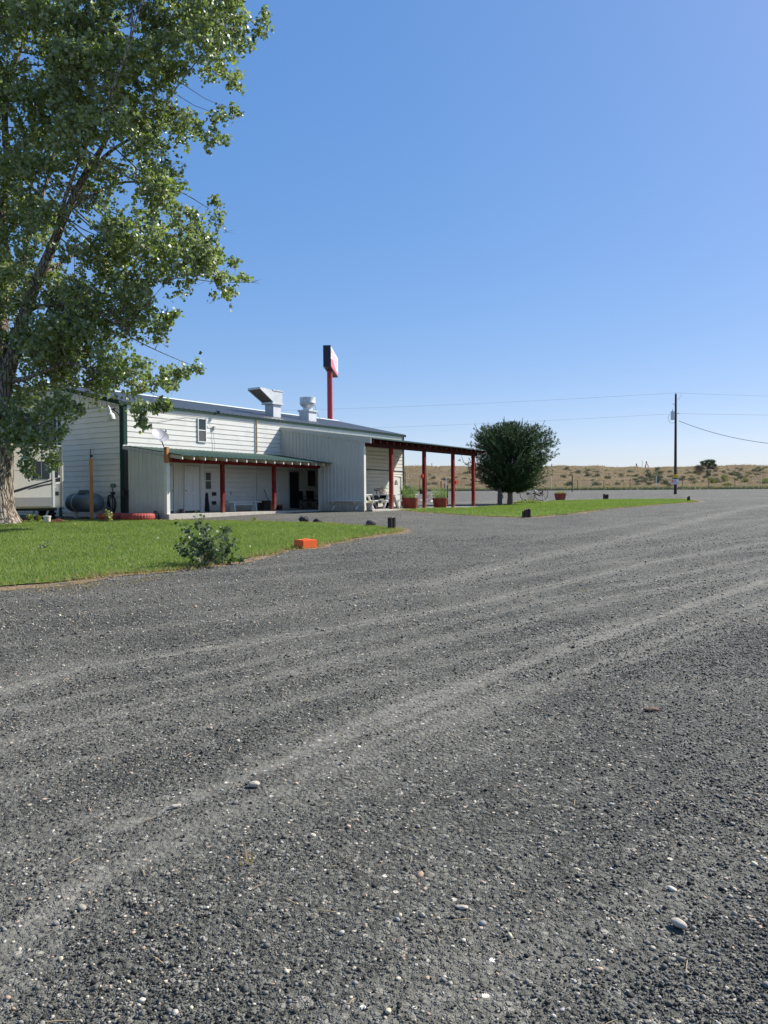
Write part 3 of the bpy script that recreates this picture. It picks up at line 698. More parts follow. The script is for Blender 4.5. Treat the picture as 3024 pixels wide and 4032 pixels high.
# roof: two ribbed slopes with overhang, wavy eave
mb = MB(); OV = .10; x0, x1 = -.16, BL+.16; step = .10; k = int((x1-x0)/step)
def slope(mb, y0, z0, y1, z1, th=.03):
    vs = []
    for i in range(k+1):
        x = x0+(x1-x0)*i/k; h = .024 if (i % 3 == 0) else 0
        vs += [(x, y0, z0+h), (x, y1, z1+h), (x, y0, z0-th+h*.8), (x, y1, z1-th)]
    fs = []
    for i in range(k):
        a = 4*i; b = 4*i+4
        fs += [(a, b, b+1, a+1), (a+2, a+3, b+3, b+2), (a, a+2, b+2, b), (a+1, b+1, b+3, a+3)]
    fs += [(0, 1, 3, 2), (4*k, 4*k+2, 4*k+3, 4*k+1)]
    mb.add(vs, fs)
sl_ = (ZR-ZE)/5.4
slope(mb, -OV, ZE-OV*sl_+.02, 5.4, ZR+.02); slope(mb, BD+OV, ZE-OV*sl_+.02, 5.402, ZR+.02)
RF = mb.build('roof', MAT['roof_grey'], BLD)
mb = MB(); mb.prism([(x0-.01, 5.4-.20, ZR+.012), (x0-.01, 5.4, ZR+.095), (x0-.01, 5.6, ZR+.012), (x0-.01, 5.4, ZR+.05)], (x1-x0+.02, 0, 0)); mb.build('ridge_cap', MAT['ridge'], RF)
# green trims
mb = MB()
mb.box((-.15,-OV+.012,ZE-.125), (BL+.15,-OV+.035,ZE-.015)); mb.build('eave_trim', MAT['green_trim'], BLD)
for s in (-1, 1):
    mb = MB(); ya = -OV if s < 0 else BD+OV
    mb.prism([(-.17,ya,ZE-OV*sl_-.15), (-.17,5.4,ZR-.13), (-.17,5.4,ZR-.005), (-.17,ya,ZE-OV*sl_-.01)], (.03,0,0)); mb.build('rake_trim', MAT['green_trim'], BLD)
mb = MB(); mb.prism([(BL+.14,-OV,ZE-.15), (BL+.14,5.4,ZR-.13), (BL+.14,5.4,ZR-.005), (BL+.14,-OV,ZE-.03)], (.03,0,0)); mb.build('rake_trim', MAT['green_trim'], BLD)
mb = MB(); mb.box((-.035,-.035,ZG), (-.005,.20,ZE-.10)); mb.box((-.035,-.035,3.80), (.17,-.008,ZE-.128)); mb.build('corner_trim', MAT['green_trim'], BLD)
mb = MB(); mb.box((BL-.10,-.035,ZG), (BL+.03,-.010,ZE-.128)); mb.build('corner_trim', MAT['green_trim'], BLD)
mb = MB(); mb.box((-.035,4.20,ZG), (-.008,4.36,6.38)); mb.build('corner_trim', MAT['green_trim'], BLD)
mb = MB(); mb.box((-.05,-.06,3.74), (.22,-.008,3.80)); mb.build('flashing', MAT['trim_white'], BLD)
def window(u0, u1, z0, z1, w, parent=BLD, pane='glass_green', lower='glass_mesh', rail=True, fr='trim_white', t=.045, face='w'):
    def bx(mb, a0, b0, a1, b1, o0, o1):
        if face == 'w': mb.box((a0, -(w+o0), b0), (a1, -(w+o1), b1))
        else: mb.box((-(w+o0), a0, b0), (-(w+o1), a1, b1))
    f = MB(); bx(f,u0,z0,u0+t,z1,.004,.045); bx(f,u1-t,z0,u1,z1,.004,.045); bx(f,u0+t,z1-t,u1-t,z1,.004,.043); bx(f,u0+t,z0,u1-t,z0+t,.004,.050)
    zm = (z0+z1)/2
    if rail: bx(f,u0+t,zm-.022,u1-t,zm+.022,.006,.038)
    fo = f.build('window', MAT[fr], parent)
    g = MB(); bx(g,u0+t,(zm+.022 if rail else z0+t),u1-t,z1-t,.007,.020); g.build('pane', MAT[pane], fo)
    if rail: g = MB(); bx(g,u0+t,z0+t,u1-t,zm-.022,.007,.024); g.build('pane', MAT[lower], fo)
    return fo
u0, z1 = fw(776,1645,0); u1, z0 = fw(811,1743,0); window(u0, u1, z0, z1, .006)
u0, z1 = fw(804,1857,0); u1, z0 = fw(831,1929,0); window(u0, u1, z0, z1, .006, lower='glass', pane='glass')
u0, z1 = fw(1206,1848,0); u1, z0 = fw(1243,1918,0); window(u0, u1, z0, z1, .006, rail=False, pane='glass_green')
window(4.55, 5.9, 3.55, 5.15, .006, face='u', pane='glass', lower='glass', fr='green_trim')
# dark screen door on the porch
u0, z1 = fw(1135,1854,0); u1, _ = fw(1176,1854,0)
mb = MB(); t = .05; mb.box((u0,-.05,ZS),(u0+t,-.008,z1)); mb.box((u1-t,-.05,ZS),(u1,-.008,z1)); mb.box((u0+t,-.05,z1-t),(u1-t,-.008,z1)); D = mb.build('door', MAT['grey_trim'], BLD)
mb = MB(); mb.box((u0+t,-.034,ZS+.06),(u1-t,-.012,z1-t)); mb.build('screen', MAT['screen'], D)
mb = MB(); mb.box((u0+t,-.040,ZS+.01),(u1-t,-.010,ZS+.058)); mb.build('threshold', MAT['grey_trim'], D)
# six-panel doors in the enclosed end of the porch
WD = .28; U2 = 4.15
mb = MB(); rib(mb, L(.02,WD), L(U2-.22,WD), OUT, ZS-.2, 3.42, 3.42, .35, .008, .012); mb.build('enclosure_wall', MAT['siding_warm'], BLD)
mb = MB(); mb.box((U2-.22,-WD-.022,ZS-.15),(U2-.0,-.012,3.42)); mb.build('corner_board', MAT['trim_white'], BLD)
def panel_door(px0, px1, w, flip=False, parent=BLD):
    u0, z1 = fw(px0, 1843, w); u1, _ = fw(px1, 1843, w); z0 = ZS+.02; z1 = z0+2.03
    fr = MB(); c = .055
    fr.box((u0-c,-w-.035,z0-.02),(u0,-w-.003,z1+c)); fr.box((u1,-w-.035,z0-.02),(u1+c,-w-.003,z1+c)); fr.box((u0,-w-.034,z1),(u1,-w-.003,z1+c))
    f = fr.build('door', MAT['door_white'], parent)
    d = MB(); d.box((u0+.006,-w-.020,z0+.05),(u1-.006,-w-.002,z1-.006))
    W = u1-u0
    for (a, b) in ((.12,.46),(.54,.88)):
        for (p, q) in ((.07,.39),(.44,.80),(.84,.94)):
            xa, xb, za, zb = u0+W*a, u0+W*b, z0+2.03*p, z0+2.03*q
            d.box((xa,-w-.0235,za),(xb,-w-.0205,zb)) ; d.box((xa+.03,-w-.029,za+.03),(xb-.03,-w-.024,zb-.03))
    d.build('door_leaf', MAT['door_white'], f)
    h = MB(); hu = u0+.07 if not flip else u1-.07; h.lathe([(0,.0),(.028,.0),(.028,.012),(.012,.014),(.012,.04),(.026,.05),(.030,.068),(.02,.082),(0,.086)], 12, (0,0,0), 'y')
    h.v = [(x+hu, -y-w-.020, z+z0+.93) for x, y, z in h.v]; h.build('handle', MAT['brass'], f, smooth=True)
    ws = MB()
    for (a0, a1, b0, b1) in ((u0-.012,u0+.006,z0,z1+.012),(u1-.006,u1+.012,z0,z1+.012),(u0+.0061,u1-.0061,z1-.006,z1+.012)): ws.box((a0,-w-.0365,b0),(a1,-w-.0355,b1))
    ws.build('weather_strip', MAT['rust_strip'], f)
    s = MB(); s.box((u0,-w-.03,z0-.02),(u1,-w-.004,z0+.045)); s.build('threshold', MAT['steel'], f)
panel_door(656, 680, WD, True); panel_door(724, 784, WD)
# lean-to end wall on the left (ribbed), its dark corner and cap
Z0P, Z1P, WP = 3.76, 3.26, 3.36; slp = (Z1P-Z0P)/WP; zp = lambda w: Z0P+slp*w
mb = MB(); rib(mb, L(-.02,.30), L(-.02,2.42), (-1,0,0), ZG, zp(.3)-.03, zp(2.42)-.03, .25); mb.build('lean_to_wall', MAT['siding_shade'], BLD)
mb = MB(); mb.box((-.03,-.29,ZG),(.02,-.05,zp(.3)-.06)); mb.build('corner_post', MAT['black'], BLD)
mb = MB(); mb.prism([L(-.055,.0,zp(0)-.02), L(-.055,2.44,zp(2.44)-.02), L(-.055,2.44,zp(2.44)-.17), L(-.055,.0,zp(0)-.14)], (.028,0,0)); mb.build('rake_board', MAT['grey_trim'], BLD)
mb = MB(); mb.box((-.04,-2.60,ZG+.1),(.12,-2.43,3.02)); mb.build('porch_post', MAT['siding_warm'], BLD)
mb = MB(); mb.box((-.075,-2.66,2.98),(.045,-2.50,3.60)); mb.build('dish_bracket', MAT['raw_wood'], BLD)
# porch roof, rafters, beam, posts
def corrug(mb, u0, u1, w0, z0, w1, z1, step=.09, amp=.020, th=.012):
    k = int((u1-u0)/step); vs = []; fs = []
    for i in range(k+1):
        u = u0+(u1-u0)*i/k; h = amp if i % 3 == 0 else 0
        vs += [L(u,w0,z0+h), L(u,w1,z1+h), L(u,w0,z0+h-th), L(u,w1,z1+h-th)]
    for i in range(k):
        a = 4*i; b = a+4; fs += [(a,a+1,b+1,b),(a+2,b+2,b+3,a+3),(a,b,b+2,a+2),(a+1,a+3,b+3,b+1)]
    fs += [(0,2,3,1),(4*k,4*k+1,4*k+3,4*k+2)]; mb.add(vs, fs)
mb = MB(); corrug(mb, .02, 9.70, .01, Z0P, WP, Z1P); mb.build('porch_roof', MAT['green_roof'], BLD)
n = 17
for i in range(n):
    u = .10+i*(9.50/(n-1)); mb = MB()
    mb.prism([L(u,.02,zp(.02)-.025), L(u,WP-.05,zp(WP-.05)-.025), L(u,WP-.05,zp(WP-.05)-.17), L(u,.02,zp(.02)-.17)], (.042,0,0))
    ro = mb.build('rafter', MAT['cream_wood'], BLD)
    mb = MB(); mb.box((u-.003,-WP+.047,zp(WP)-.155),(u+.045,-WP+.030,zp(WP)-.06)); mb.build('rafter_end', MAT['trim_white'], ro)
mb = MB(); mb.box((.05,-2.58,3.02),(9.66,-2.44,3.225)); mb.build('porch_beam', MAT['red_wood'], BLD)
for u in (3.05, 6.32):
    mb = MB(); mb.box((u-.075,-2.585,ZS-.02),(u+.075,-2.435,3.019)); mb.build('porch_post', MAT['red_wood'], BLD, bevel=.006)
# annex wall between porch and canopy
UA, WA = 9.72, 5.18; ZA0, ZA1, WE = 5.20, 4.38, 5.62; za = lambda w: ZA0+(ZA1-ZA0)*w/WE
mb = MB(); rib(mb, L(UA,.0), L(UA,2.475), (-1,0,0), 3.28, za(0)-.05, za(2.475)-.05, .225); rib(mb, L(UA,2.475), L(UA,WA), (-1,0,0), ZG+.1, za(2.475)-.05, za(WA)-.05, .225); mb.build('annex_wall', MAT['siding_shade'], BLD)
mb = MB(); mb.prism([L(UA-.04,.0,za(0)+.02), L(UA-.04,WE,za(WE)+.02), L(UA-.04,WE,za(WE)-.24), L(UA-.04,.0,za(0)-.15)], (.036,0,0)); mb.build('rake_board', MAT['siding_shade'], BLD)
mb = MB(); mb.box((UA-.02,-WA-.03,ZG+.2),(UA+.13,-WA+.0,za(WA)-.25)); mb.build('corner_board', MAT['siding_warm'], BLD)
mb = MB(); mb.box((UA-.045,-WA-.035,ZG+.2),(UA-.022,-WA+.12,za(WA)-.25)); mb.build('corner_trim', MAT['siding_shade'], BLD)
mb = MB(); mb.box((UA-.03,-2.56,ZG+.2),(UA+.05,-2.445,3.27)); mb.build('porch_post', MAT['siding_warm'], BLD)
mb = MB(); mb.add([L(12.9,.0,ZG+.2),L(12.9,2.6,ZG+.2),L(12.9,2.6,3.4),L(12.9,0,3.4)], [(0,1,2,3)]); mb.add([L(12.9,2.6,ZG+.2),L(UA+.06,2.6,ZG+.2),L(UA+.06,2.6,3.4),L(12.9,2.6,3.4)], [(0,1,2,3)]); mb.add([L(UA+.01,.0,3.40),L(12.9,.0,3.40),L(12.9,2.6,3.40),L(UA+.01,2.6,3.40)], [(0,1,2,3)]); mb.build('recess_walls', MAT['siding_warm'], BLD)
mb = MB(); mb.add([L(UA+.05,2.62,ZG+.1),L(UA+.05,WA-.02,ZG+.1),L(UA+.05,WA-.02,za(WA)-.06),L(UA+.05,2.62,za(2.62)-.06)], [(0,1,2,3)]); mb.build('annex_back', MAT['siding_warm'], BLD)
# canopy
UE = 22.2
mb = MB(); corrug(mb, UA+.12, UE, .01, ZA0, WE, ZA1, th=.018); mb.build('canopy_roof', MAT['green_roof'], BLD)
n = 21
for i in range(n):
    u = UA+.25+i*((UE-UA-.4)/(n-1)); mb = MB()
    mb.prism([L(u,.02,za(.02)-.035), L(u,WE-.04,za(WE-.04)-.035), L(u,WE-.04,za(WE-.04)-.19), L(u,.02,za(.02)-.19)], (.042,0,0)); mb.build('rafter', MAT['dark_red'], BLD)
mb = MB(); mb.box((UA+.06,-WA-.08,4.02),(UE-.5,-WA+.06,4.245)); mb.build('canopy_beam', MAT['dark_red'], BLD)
for px in (1541, 1671, 1784, 1864):
    u, _ = fw(px, 1990, WA); mb = MB(); mb.box((u-.085,-WA-.085,ZS-.02),(u+.085,-WA+.085,4.018)); mb.build('canopy_post', MAT['red_wood'], BLD, bevel=.006)
# far door with fan light beside the canopy, wall conduit
u0, z1 = fw(1548,1876,0); u1, _ = fw(1566,1876,0); u2, _ = fw(1577,1876,0)
mb = MB(); mb.box((u0-.06,-.06,ZS),(u0,-.008,z1+.06)); mb.box((u2,-.06,ZS),(u2+.06,-.008,z1+.06)); mb.box((u0,-.058,z1),(u2,-.008,z1+.06)); mb.box((u1+.02,-.02,ZS),(u2,-.008,z1)); D = mb.build('door', MAT['siding_warm'], BLD)
mb = MB(); mb.box((u0,-.040,ZS+.02),(u1,-.010,z1-.04)); mb.build('door_leaf', MAT['trim_white'], D)
mb = MB(); c = (u0+u1)/2; rr = (u1-u0)*.34; pts = [L(c+rr*math.cos(a*PI/10), .0415, z1-.52+.30*math.sin(a*PI/10)) for a in range(11)]
mb.prism(pts, (0,-.004,0)); mb.build('fan_light', MAT['glass'], D)
mb = MB()
for a in (3, 5, 7): mb.beam(L(c,.048,z1-.52), L(c+rr*math.cos(a*PI/10),.048,z1-.52+.30*math.sin(a*PI/10)), .02, .005, (0,-1,0))
mb.build('muntin', MAT['trim_white'], D)
mb = MB(); a = fw(1432,1847,0); b_ = fw(1594,1857,0); mb.tube([L(UA+.2,.03,a[1]), L(b_[0]-.15,.03,a[1]-.02), L(b_[0]-.02,.035,a[1]-.10), L(b_[0]-.02,.035,ZS+.1)], .022, 8); mb.build('conduit', MAT['dark_metal'], BLD, smooth=True)
mb = MB(); u, z = fw(1007,1650,0); mb.tube([L(u,.05,Z0P+.05), L(u,.05,ZE-.13)], .035, 8); mb.build('downspout', M('tan_pipe', (.50,.36,.19), .5), BLD, smooth=True)
mb = MB(); u, z = fw(1010,1900,0); mb.box((u-.035,-.06,ZS),(u+.035,-.012,3.5)); mb.build('downspout', MAT['trim_white'], BLD)
# overhead service cable stapled along the wall, junction box, outlet, black wall vents
def wpt(px, py, o=.05): u, z = fw(px, py, 0); return L(u, o, z)
mb = MB(); mb.tube([wpt(*p) for p in ((560,1661),(600,1660),(640,1654),(680,1648),(720,1641),(740,1638),(770,1642),(805,1647),(812,1660),(825,1678),(838,1686))], .008, 5); mb.build('cable', MAT['cable_grey'], BLD)
mb = MB(); mb.tube([wpt(*p) for p in ((840,1690),(838,1720),(842,1745),(842,1772))], .008, 5); mb.build('cable', MAT['cable_grey'], BLD)
mb = MB(); c = wpt(840,1684); mb.box((c.x-.06,-.09,c.z-.08),(c.x+.06,-.012,c.z+.07)); mb.build('junction_box', MAT['grey_trim'], BLD, bevel=.01)
for py in ((1938,1952),(1973,1987)):
    u0, z1 = fw(834,py[0],0); u1, z0 = fw(845,py[1],0); mb = MB(); mb.prism([L(u0,.012,z0),L(u1+.03,.012,z0),L(u1,.012,z1),L(u0,.012,z1)], (0,-.09,0)); mb.build('wall_vent', MAT['black'], BLD)
mb = MB(); c = wpt(908,1942); mb.box((c.x-.04,-.035,c.z-.07),(c.x+.04,-.012,c.z+.07)); mb.build('power_outlet', MAT['grey_trim'], BLD)
# small security light under the eave
mb = MB(); c = wpt(850,1623,.2); mb.tube([L(c.x,.02,c.z+.1), L(c.x-.02,.14,c.z)], .02, 6); mb.lathe([(0,0),(.05,0),(.07,.13),(0,.13)], 10, (c.x-.02,-.2,c.z-.09)); mb.build('eave_light', MAT['black'], BLD)
# black vent pipe above the ridge
mb = MB(); c = at_depth(298, 1500, 36.4); q = c-BO; pu, pw = q.dot(BU), q.dot(BW); mb.tube([L(pu, pw, 6.5), L(pu, pw, 7.05)], .05, 10); mb.tube([L(pu, pw, 7.05), L(pu, pw, 7.35)], .07, 10); mb.build('vent_pipe', MAT['dark_metal'], BLD, smooth=True)

# slabs under the porch and canopy
def world_sheet(name, us, w0, w1, z0, z1, mat):
    o = MB().box((us[0],-w1,z0),(us[1],-w0,z1)).build(name, mat, bevel=.012); o.location = BO; o.rotation_euler = (0,0,BA); return tag(o, kind='structure')
world_sheet('porch_slab', (-.06, UA-.05), .05, 2.72, .60, ZS, MAT['concrete'])
world_sheet('recess_slab', (UA-.049, 12.88), .05, 2.44, .60, ZS-.001, MAT['concrete'])
world_sheet('canopy_slab', (UA+.06, 22.6), 2.65, 5.62, .60, ZS+.005, MAT['concrete'])

world_sheet('canopy_slab', (12.95, 22.6), .05, 2.648, .60, ZS+.005, MAT['concrete'])
# ------------------------------------------------------------------ things fixed to or standing on the roof
def roofz(v): return ZE+.02+sl_*v
def roof_hit(px, py):
    d = ray(px, py); t = 20.
    while t < 80:
        q = EYE+d*t; r_ = q-BO; v = -r_.dot(BW)
        if q.z < roofz(v): break
        t += .01
    return r_.dot(BU), v
u, v = roof_hit(1075, 1640); HD = thing('exhaust_hood', 'galvanised rooftop exhaust box with a flared hood opening to the left', 'roof vent', BO+BU*u-BW*v+Vector((0,0,roofz(v))), BA)
u_, w_ = .30, .30
mb = MB(); mb.box((-.31,-.30,-.12),(.31,.30,.62)); mb.build('base_curb', MAT['galv_side'], HD, bevel=.01)
mb = MB(); mb.box((-.46,-.38,.62),(.46,.42,.70)); mb.build('flange', MAT['galv'], HD)
mb = MB(); mb.box((-.36,-.34,.70),(.40,.40,1.34)); mb.box((-.39,-.37,1.34),(.43,.43,1.40)); mb.build('fan_box', MAT['galv'], HD)
mb = MB()   # flared hood towards the inner-left: open mouth facing down and out
A = [(-.36,-.34,.74),(-.36,.40,.74),(-.36,.40,1.36),(-.36,-.34,1.36)]; Bv = [(-1.42,-.40,1.30),(-1.42,.46,1.30),(-1.42,.46,1.40),(-1.42,-.40,1.40)]
mb.add(A+Bv, [(3,2,6,7),(0,3,7,4),(1,5,6,2),(4,7,6,5)]); mb.build('hood', MAT['galv'], HD, fixn=False)
mb = MB(); mb.add([(-.37,-.31,.76),(-.37,.37,.76),(-1.39,.43,1.30),(-1.39,-.37,1.30)], [(0,1,2,3)]); mb.build('bird_screen', M('hood_mesh', (.30,.25,.21), .7, .1, .4, 9, fine=.5), HD, fixn=False)
mb = MB()
for y in (-.40,.46): mb.beam((-.36,y*.9,.74),(-1.43,y,1.31),.05,.05)
mb.beam((-1.43,-.41,1.35),(-1.43,.47,1.35),.04,.11); mb.build('hood_rim', MAT['galv'], HD)
u, v = roof_hit(1212, 1655); FN = thing('exhaust_fan', 'round galvanised upblast exhaust fan on a square roof curb', 'roof fan', BO+BU*u-BW*v+Vector((0,0,roofz(v))), BA)
mb = MB(); mb.box((-.36,-.36,-.15),(.36,.36,.52)); mb.build('base_curb', MAT['galv_side'], FN, bevel=.01)
mb = MB(); mb.box((-.42,-.42,.48),(.42,.42,.58)); mb.build('flange', MAT['galv'], FN)
mb = MB(); mb.lathe([(.30,.58),(.28,.66),(.30,.76),(.40,.84),(.46,.92),(.47,1.0),(.475,1.02),(.465,1.04),(.47,1.32),(.455,1.33),(.44,1.2),(.2,1.0),(0,1.0)], 32); mb.build('fan_drum', MAT['galv'], FN, smooth=True)
mb = MB(); mb.tube([(.45,-.1,1.22),(.53,-.12,1.25),(.56,-.12,1.12),(.52,-.12,1.0),(.56,-.14,.75),(.64,-.16,.5),(.82,-.2,.28),(.85,-.22,.02)], .013, 5); mb.build('cable', MAT['cable_grey'], FN)
mb = MB(); mb.box((.44,-.22,1.14),(.50,-.12,1.30)); mb.build('switch_box', MAT['dark_metal'], FN)

# satellite dish on the porch corner
c = B(-.03, 2.58, 3.45); DS = thing('satellite_dish', 'grey satellite dish on a bent arm at the left porch corner', 'satellite dish', c)
q = at_depth(628, 1718, c.y-.15)-c
mb = MB(); mb.tube([(0,-.02,0),(-.06,-.03,.10),(q.x*.8,-.05,q.z*.75),(q.x,q.y+.05,q.z)], .022, 8); mb.build('mast', MAT['dark_metal'], DS, smooth=True)
mb = MB(); prof = [(.01,0),(.10,.006),(.20,.026),(.29,.058),(.345,.088),(.35,.082),(.29,.048),(.20,.014),(.10,-.008),(.01,-.014)]
mb.lathe(prof, 36); dish = mb.build('reflector', M('dish_grey', (.36,.36,.40), .45, 0, .05, 3), DS, smooth=True)
aim = Vector((.50,-.48,.62)).normalized(); dish.rotation_euler = (aim).to_track_quat('Z','Y').to_euler(); dish.location = q
tip = q+aim*.36+Vector((.12,0,-.05)); mb = MB(); mb.tube([q+Vector((.02,0,-.20)), tip-Vector((0,0,.07))], .014, 6); mb.build('feed_arm', MAT['galv_side'], DS)
mb = MB(); mb.bx(tip, (.07,.10,.07)); mb.tube([tip, tip-aim*.10], .030, 10); mb.build('receiver', MAT['galv_side'], DS, bevel=.008)

# yard lamp on a curved arm at the building corner
c = B(-.06, -.10, fu(487,1640,-.05)[1]); YL = thing('yard_lamp', 'security lamp with frosted refractor on a curved arm at the building corner', 'lamp', c)
h = at_depth(435, 1632, c.y-.35)-c
mb = MB(); mb.tube([(0,0,-.14),(-.01,-.02,.02),(-.10,-.06,.17),(-.24,-.14,.27),(h.x+.18,h.y+.05,h.z+.26),(h.x+.05,h.y,h.z+.20)], .022, 8); mb.build('arm', MAT['dark_metal'], YL, smooth=True)
Mx = Matrix.Rotation(R(-12), 3, 'Y')
def tiltmb(mb, Mx, off): mb.v = [tuple((Mx @ Vector(v))+off) for v in mb.v]; return mb
mb = MB(); mb.lathe([(0,.42),(.03,.42),(.035,.36),(.06,.35),(.065,.28),(.085,.26),(.09,.14),(.10,.10),(0,.10)], 20); tiltmb(mb, Mx, h-Vector((0,0,.05))).build('ballast_housing', MAT['galv'], YL, smooth=True)
mb = MB(); mb.lathe([(0,.11),(.10,.10),(.15,.05),(.165,-.02),(.16,-.16),(.15,-.17),(0,-.15)], 24); tiltmb(mb, Mx, h-Vector((0,0,.05))).build('refractor', M('frosted_acrylic', (.72,.73,.70), .35, 0, .05, 8, fine=.25), YL, smooth=True)

# ------------------------------------------------------------------ tall roadside sign behind the building
def solve_depth(px, y): q = at_depth(px, 1700, y); return q
c = solve_depth(1300, 63.5); gz = Tz(c.x, c.y)
SG = thing('roadside_sign', 'tall roadside sign, white and red face, on a red pole behind the roof', 'sign', (c.x, c.y, gz), 0)
ztop = 1.6+(1957.3-1361)/F*63.; zb = 1.6+(1957.3-1445)/F*63.
mb = MB(); mb.tube([(0,0,-.5),(0,0,zb-gz-.02)], .22, 24); mb.build('pole', MAT['red_steel'], SG, smooth=True)
sang = R(90-2.4)   # the long side of the box
q1 = at_depth(1302, 1400, 61.2); SU = Vector((math.cos(sang), math.sin(sang), 0)); SV = Vector((-SU.y, SU.x, 0)); SLN = 5.6; STH = .60
base = Vector((q1.x-c.x, q1.y-c.y, 0)); zt_, zb_ = ztop-gz-.35, zb-gz-.30
def sp_(s, t, z): p = base+SU*s+SV*t; return Vector((p.x, p.y, z))
mb = MB(); mb.add([sp_(0,0,zb_),sp_(SLN,0,zb_),sp_(SLN,STH,zb_),sp_(0,STH,zb_),sp_(0,0,zt_),sp_(SLN,0,zt_),sp_(SLN,STH,zt_),sp_(0,STH,zt_)], [(3,2,1,0),(4,5,6,7),(0,1,5,4),(1,2,6,5),(2,3,7,6),(3,0,4,7)])
mb.build('cabinet', MAT['navy'], SG)
H = zt_-zb_
mb = MB(); mb.prism([sp_(.06,-.004,zb_+.06),sp_(SLN-.06,-.004,zb_+.06),sp_(SLN-.06,-.004,zt_-.06),sp_(.06,-.004,zt_-.06)], -SV*.012); FA = mb.build('sign_face', MAT['sign_white'], SG)
pts = [(.06,.36),(.5,.44),(1.1,.46),(1.9,.40),(2.8,.30),(4.0,.20),(5.54,.17),(5.54,.035),(.06,.035)]
mb = MB(); mb.prism([sp_(a,-.020,zb_+H*b) for a, b in pts], -SV*.006); mb.build('red_swoosh', MAT['sign_red'], FA)
for strokes in (((.25,.55,.50,.84),(.551,1.15,.76,.84),(1.151,1.45,.55,.84)), ((1.85,2.2,.44,.80),), ((2.6,2.949,.40,.78),(2.95,3.4,.70,.78),(2.95,3.4,.52,.58),(3.401,3.7,.40,.78)), ((4.1,4.399,.30,.74),(4.4,5.0,.66,.74),(4.4,5.0,.48,.54))):
    mb = MB()
    for (s0, s1, z0, z1) in strokes: mb.prism([sp_(s0,-.020,zb_+H*z0),sp_(s1,-.020,zb_+H*z0),sp_(s1,-.020,zb_+H*z1),sp_(s0,-.020,zb_+H*z1)], -SV*.006)
    mb.build('letter', MAT['sign_pink'], FA)

# ------------------------------------------------------------------ things on the porch
def bobj(name, label, cat, u, w, z=ZS, rz=0.0, group=None): return thing(name, label, cat, B(u, w, z), BA+rz, group)
u0, z_ = fw(893,1985,.75); u1, _ = fw(1022,1985,.75); LB = u1-u0
BN = bobj('bench', 'long low white plank bench against the porch wall', 'bench', (u0+u1)/2, .75)
mb = MB(); mb.box((-LB/2,-.15,.40),(LB/2,.15,.455)); mb.build('seat', MAT['white_paint'], BN, bevel=.006)
for s in (-1, 1):
    mb = MB(); x = s*(LB/2-.38); mb.prism([(x-.03,-.17,0),(x-.03,.17,0),(x-.03,.11,.40),(x-.03,-.11,.40)], (.07,0,0)); mb.build('leg', MAT['white_paint'], BN)
mb = MB(); mb.box((-LB/2+.42,-.02,.28),(LB/2-.42,.02,.36)); mb.build('stretcher', MAT['white_paint'], BN)
u, _ = fw(1043,1990,.55); o = MB().bx((0,0,.24),(.50,.38,.48)).build('storage_box', MAT['dark_brown'], bevel=.01); o.location = B(u,.55,ZS); o.rotation_euler = (0,0,BA); tag(o, 'dark brown box on the porch floor beside the bench', 'box')
u, _ = fw(1066,1990,.60); CB = bobj('cardboard_box', 'tan cardboard box on the porch between the dark box and the red post', 'box', u, .62)
mb = MB(); mb.box((-.19,-.17,0),(.19,.17,.42)); mb.build('carton', MAT['cardboard'], CB); mb = MB(); mb.box((-.19,-.03,.421),(.19,.03,.424)); mb.build('flap_tape', MAT['raw_wood'], CB)
u, _ = fw(1099,2000,.55); CB = bobj('cardboard_box', 'small brown box on the porch just right of the red post', 'box', u, .50, ZS, .2)
mb = MB(); mb.box((-.17,-.14,0),(.17,.14,.25)); mb.build('carton', MAT['dark_brown'], CB); mb = MB(); mb.box((-.175,-.145,.20),(.175,.145,.27)); mb.build('lid', MAT['cardboard'], CB)
a = fw(1041,1927,.10); b_ = fw(1067,1976,.45)
BR = thing('broom', 'long handled broom leaning on the porch wall above the boxes', 'broom', B(b_[0], .5, ZS), BA)
q0 = Vector((0,-.0,.02)); q1 = Vector((a[0]-b_[0], .42, a[1]-ZS)); mb = MB(); mb.tube([q0+(q1-q0)*.1, q1], .016, 8); mb.build('handle', MAT['black'], BR); mb = MB(); mb.bx((0,0,.1),(.28,.06,.2)); mb.build('brush', MAT['dark_brown'], BR, bevel=.01)
# dark closed parasol beside the enclosure
u, z1 = fw(813,1946,.30); PS = bobj('closed_umbrella', 'black folded umbrella standing against the corner board under the small window', 'umbrella', u, .32)
mb = MB(); mb.lathe([(.0,0),(.10,.0),(.13,.05),(.085,.5),(.06,.85),(.05,z1-ZS-.10),(.075,z1-ZS-.07),(.03,z1-ZS),(0,z1-ZS+.02)], 14); mb.build('canopy', MAT['fabric_black'], PS, smooth=True)
mb = MB(); mb.tube([(0,0,z1-ZS-.1),(0,0,z1-ZS+.10)], .015, 6); mb.build('pole', MAT['dark_metal'], PS)
# small brick by the door
u, _ = fw(715,2005,.42); o = MB().box((-.08,-.05,0),(.10,.05,.16)).build('brick', M('brown_brick', (.22,.14,.11), .9, bmp=.3), bevel=.006); o.location = B(u,.42,ZS); o.rotation_euler = (0,0,BA+.3); tag(o, 'brown brick standing beside the white panel door', 'brick')
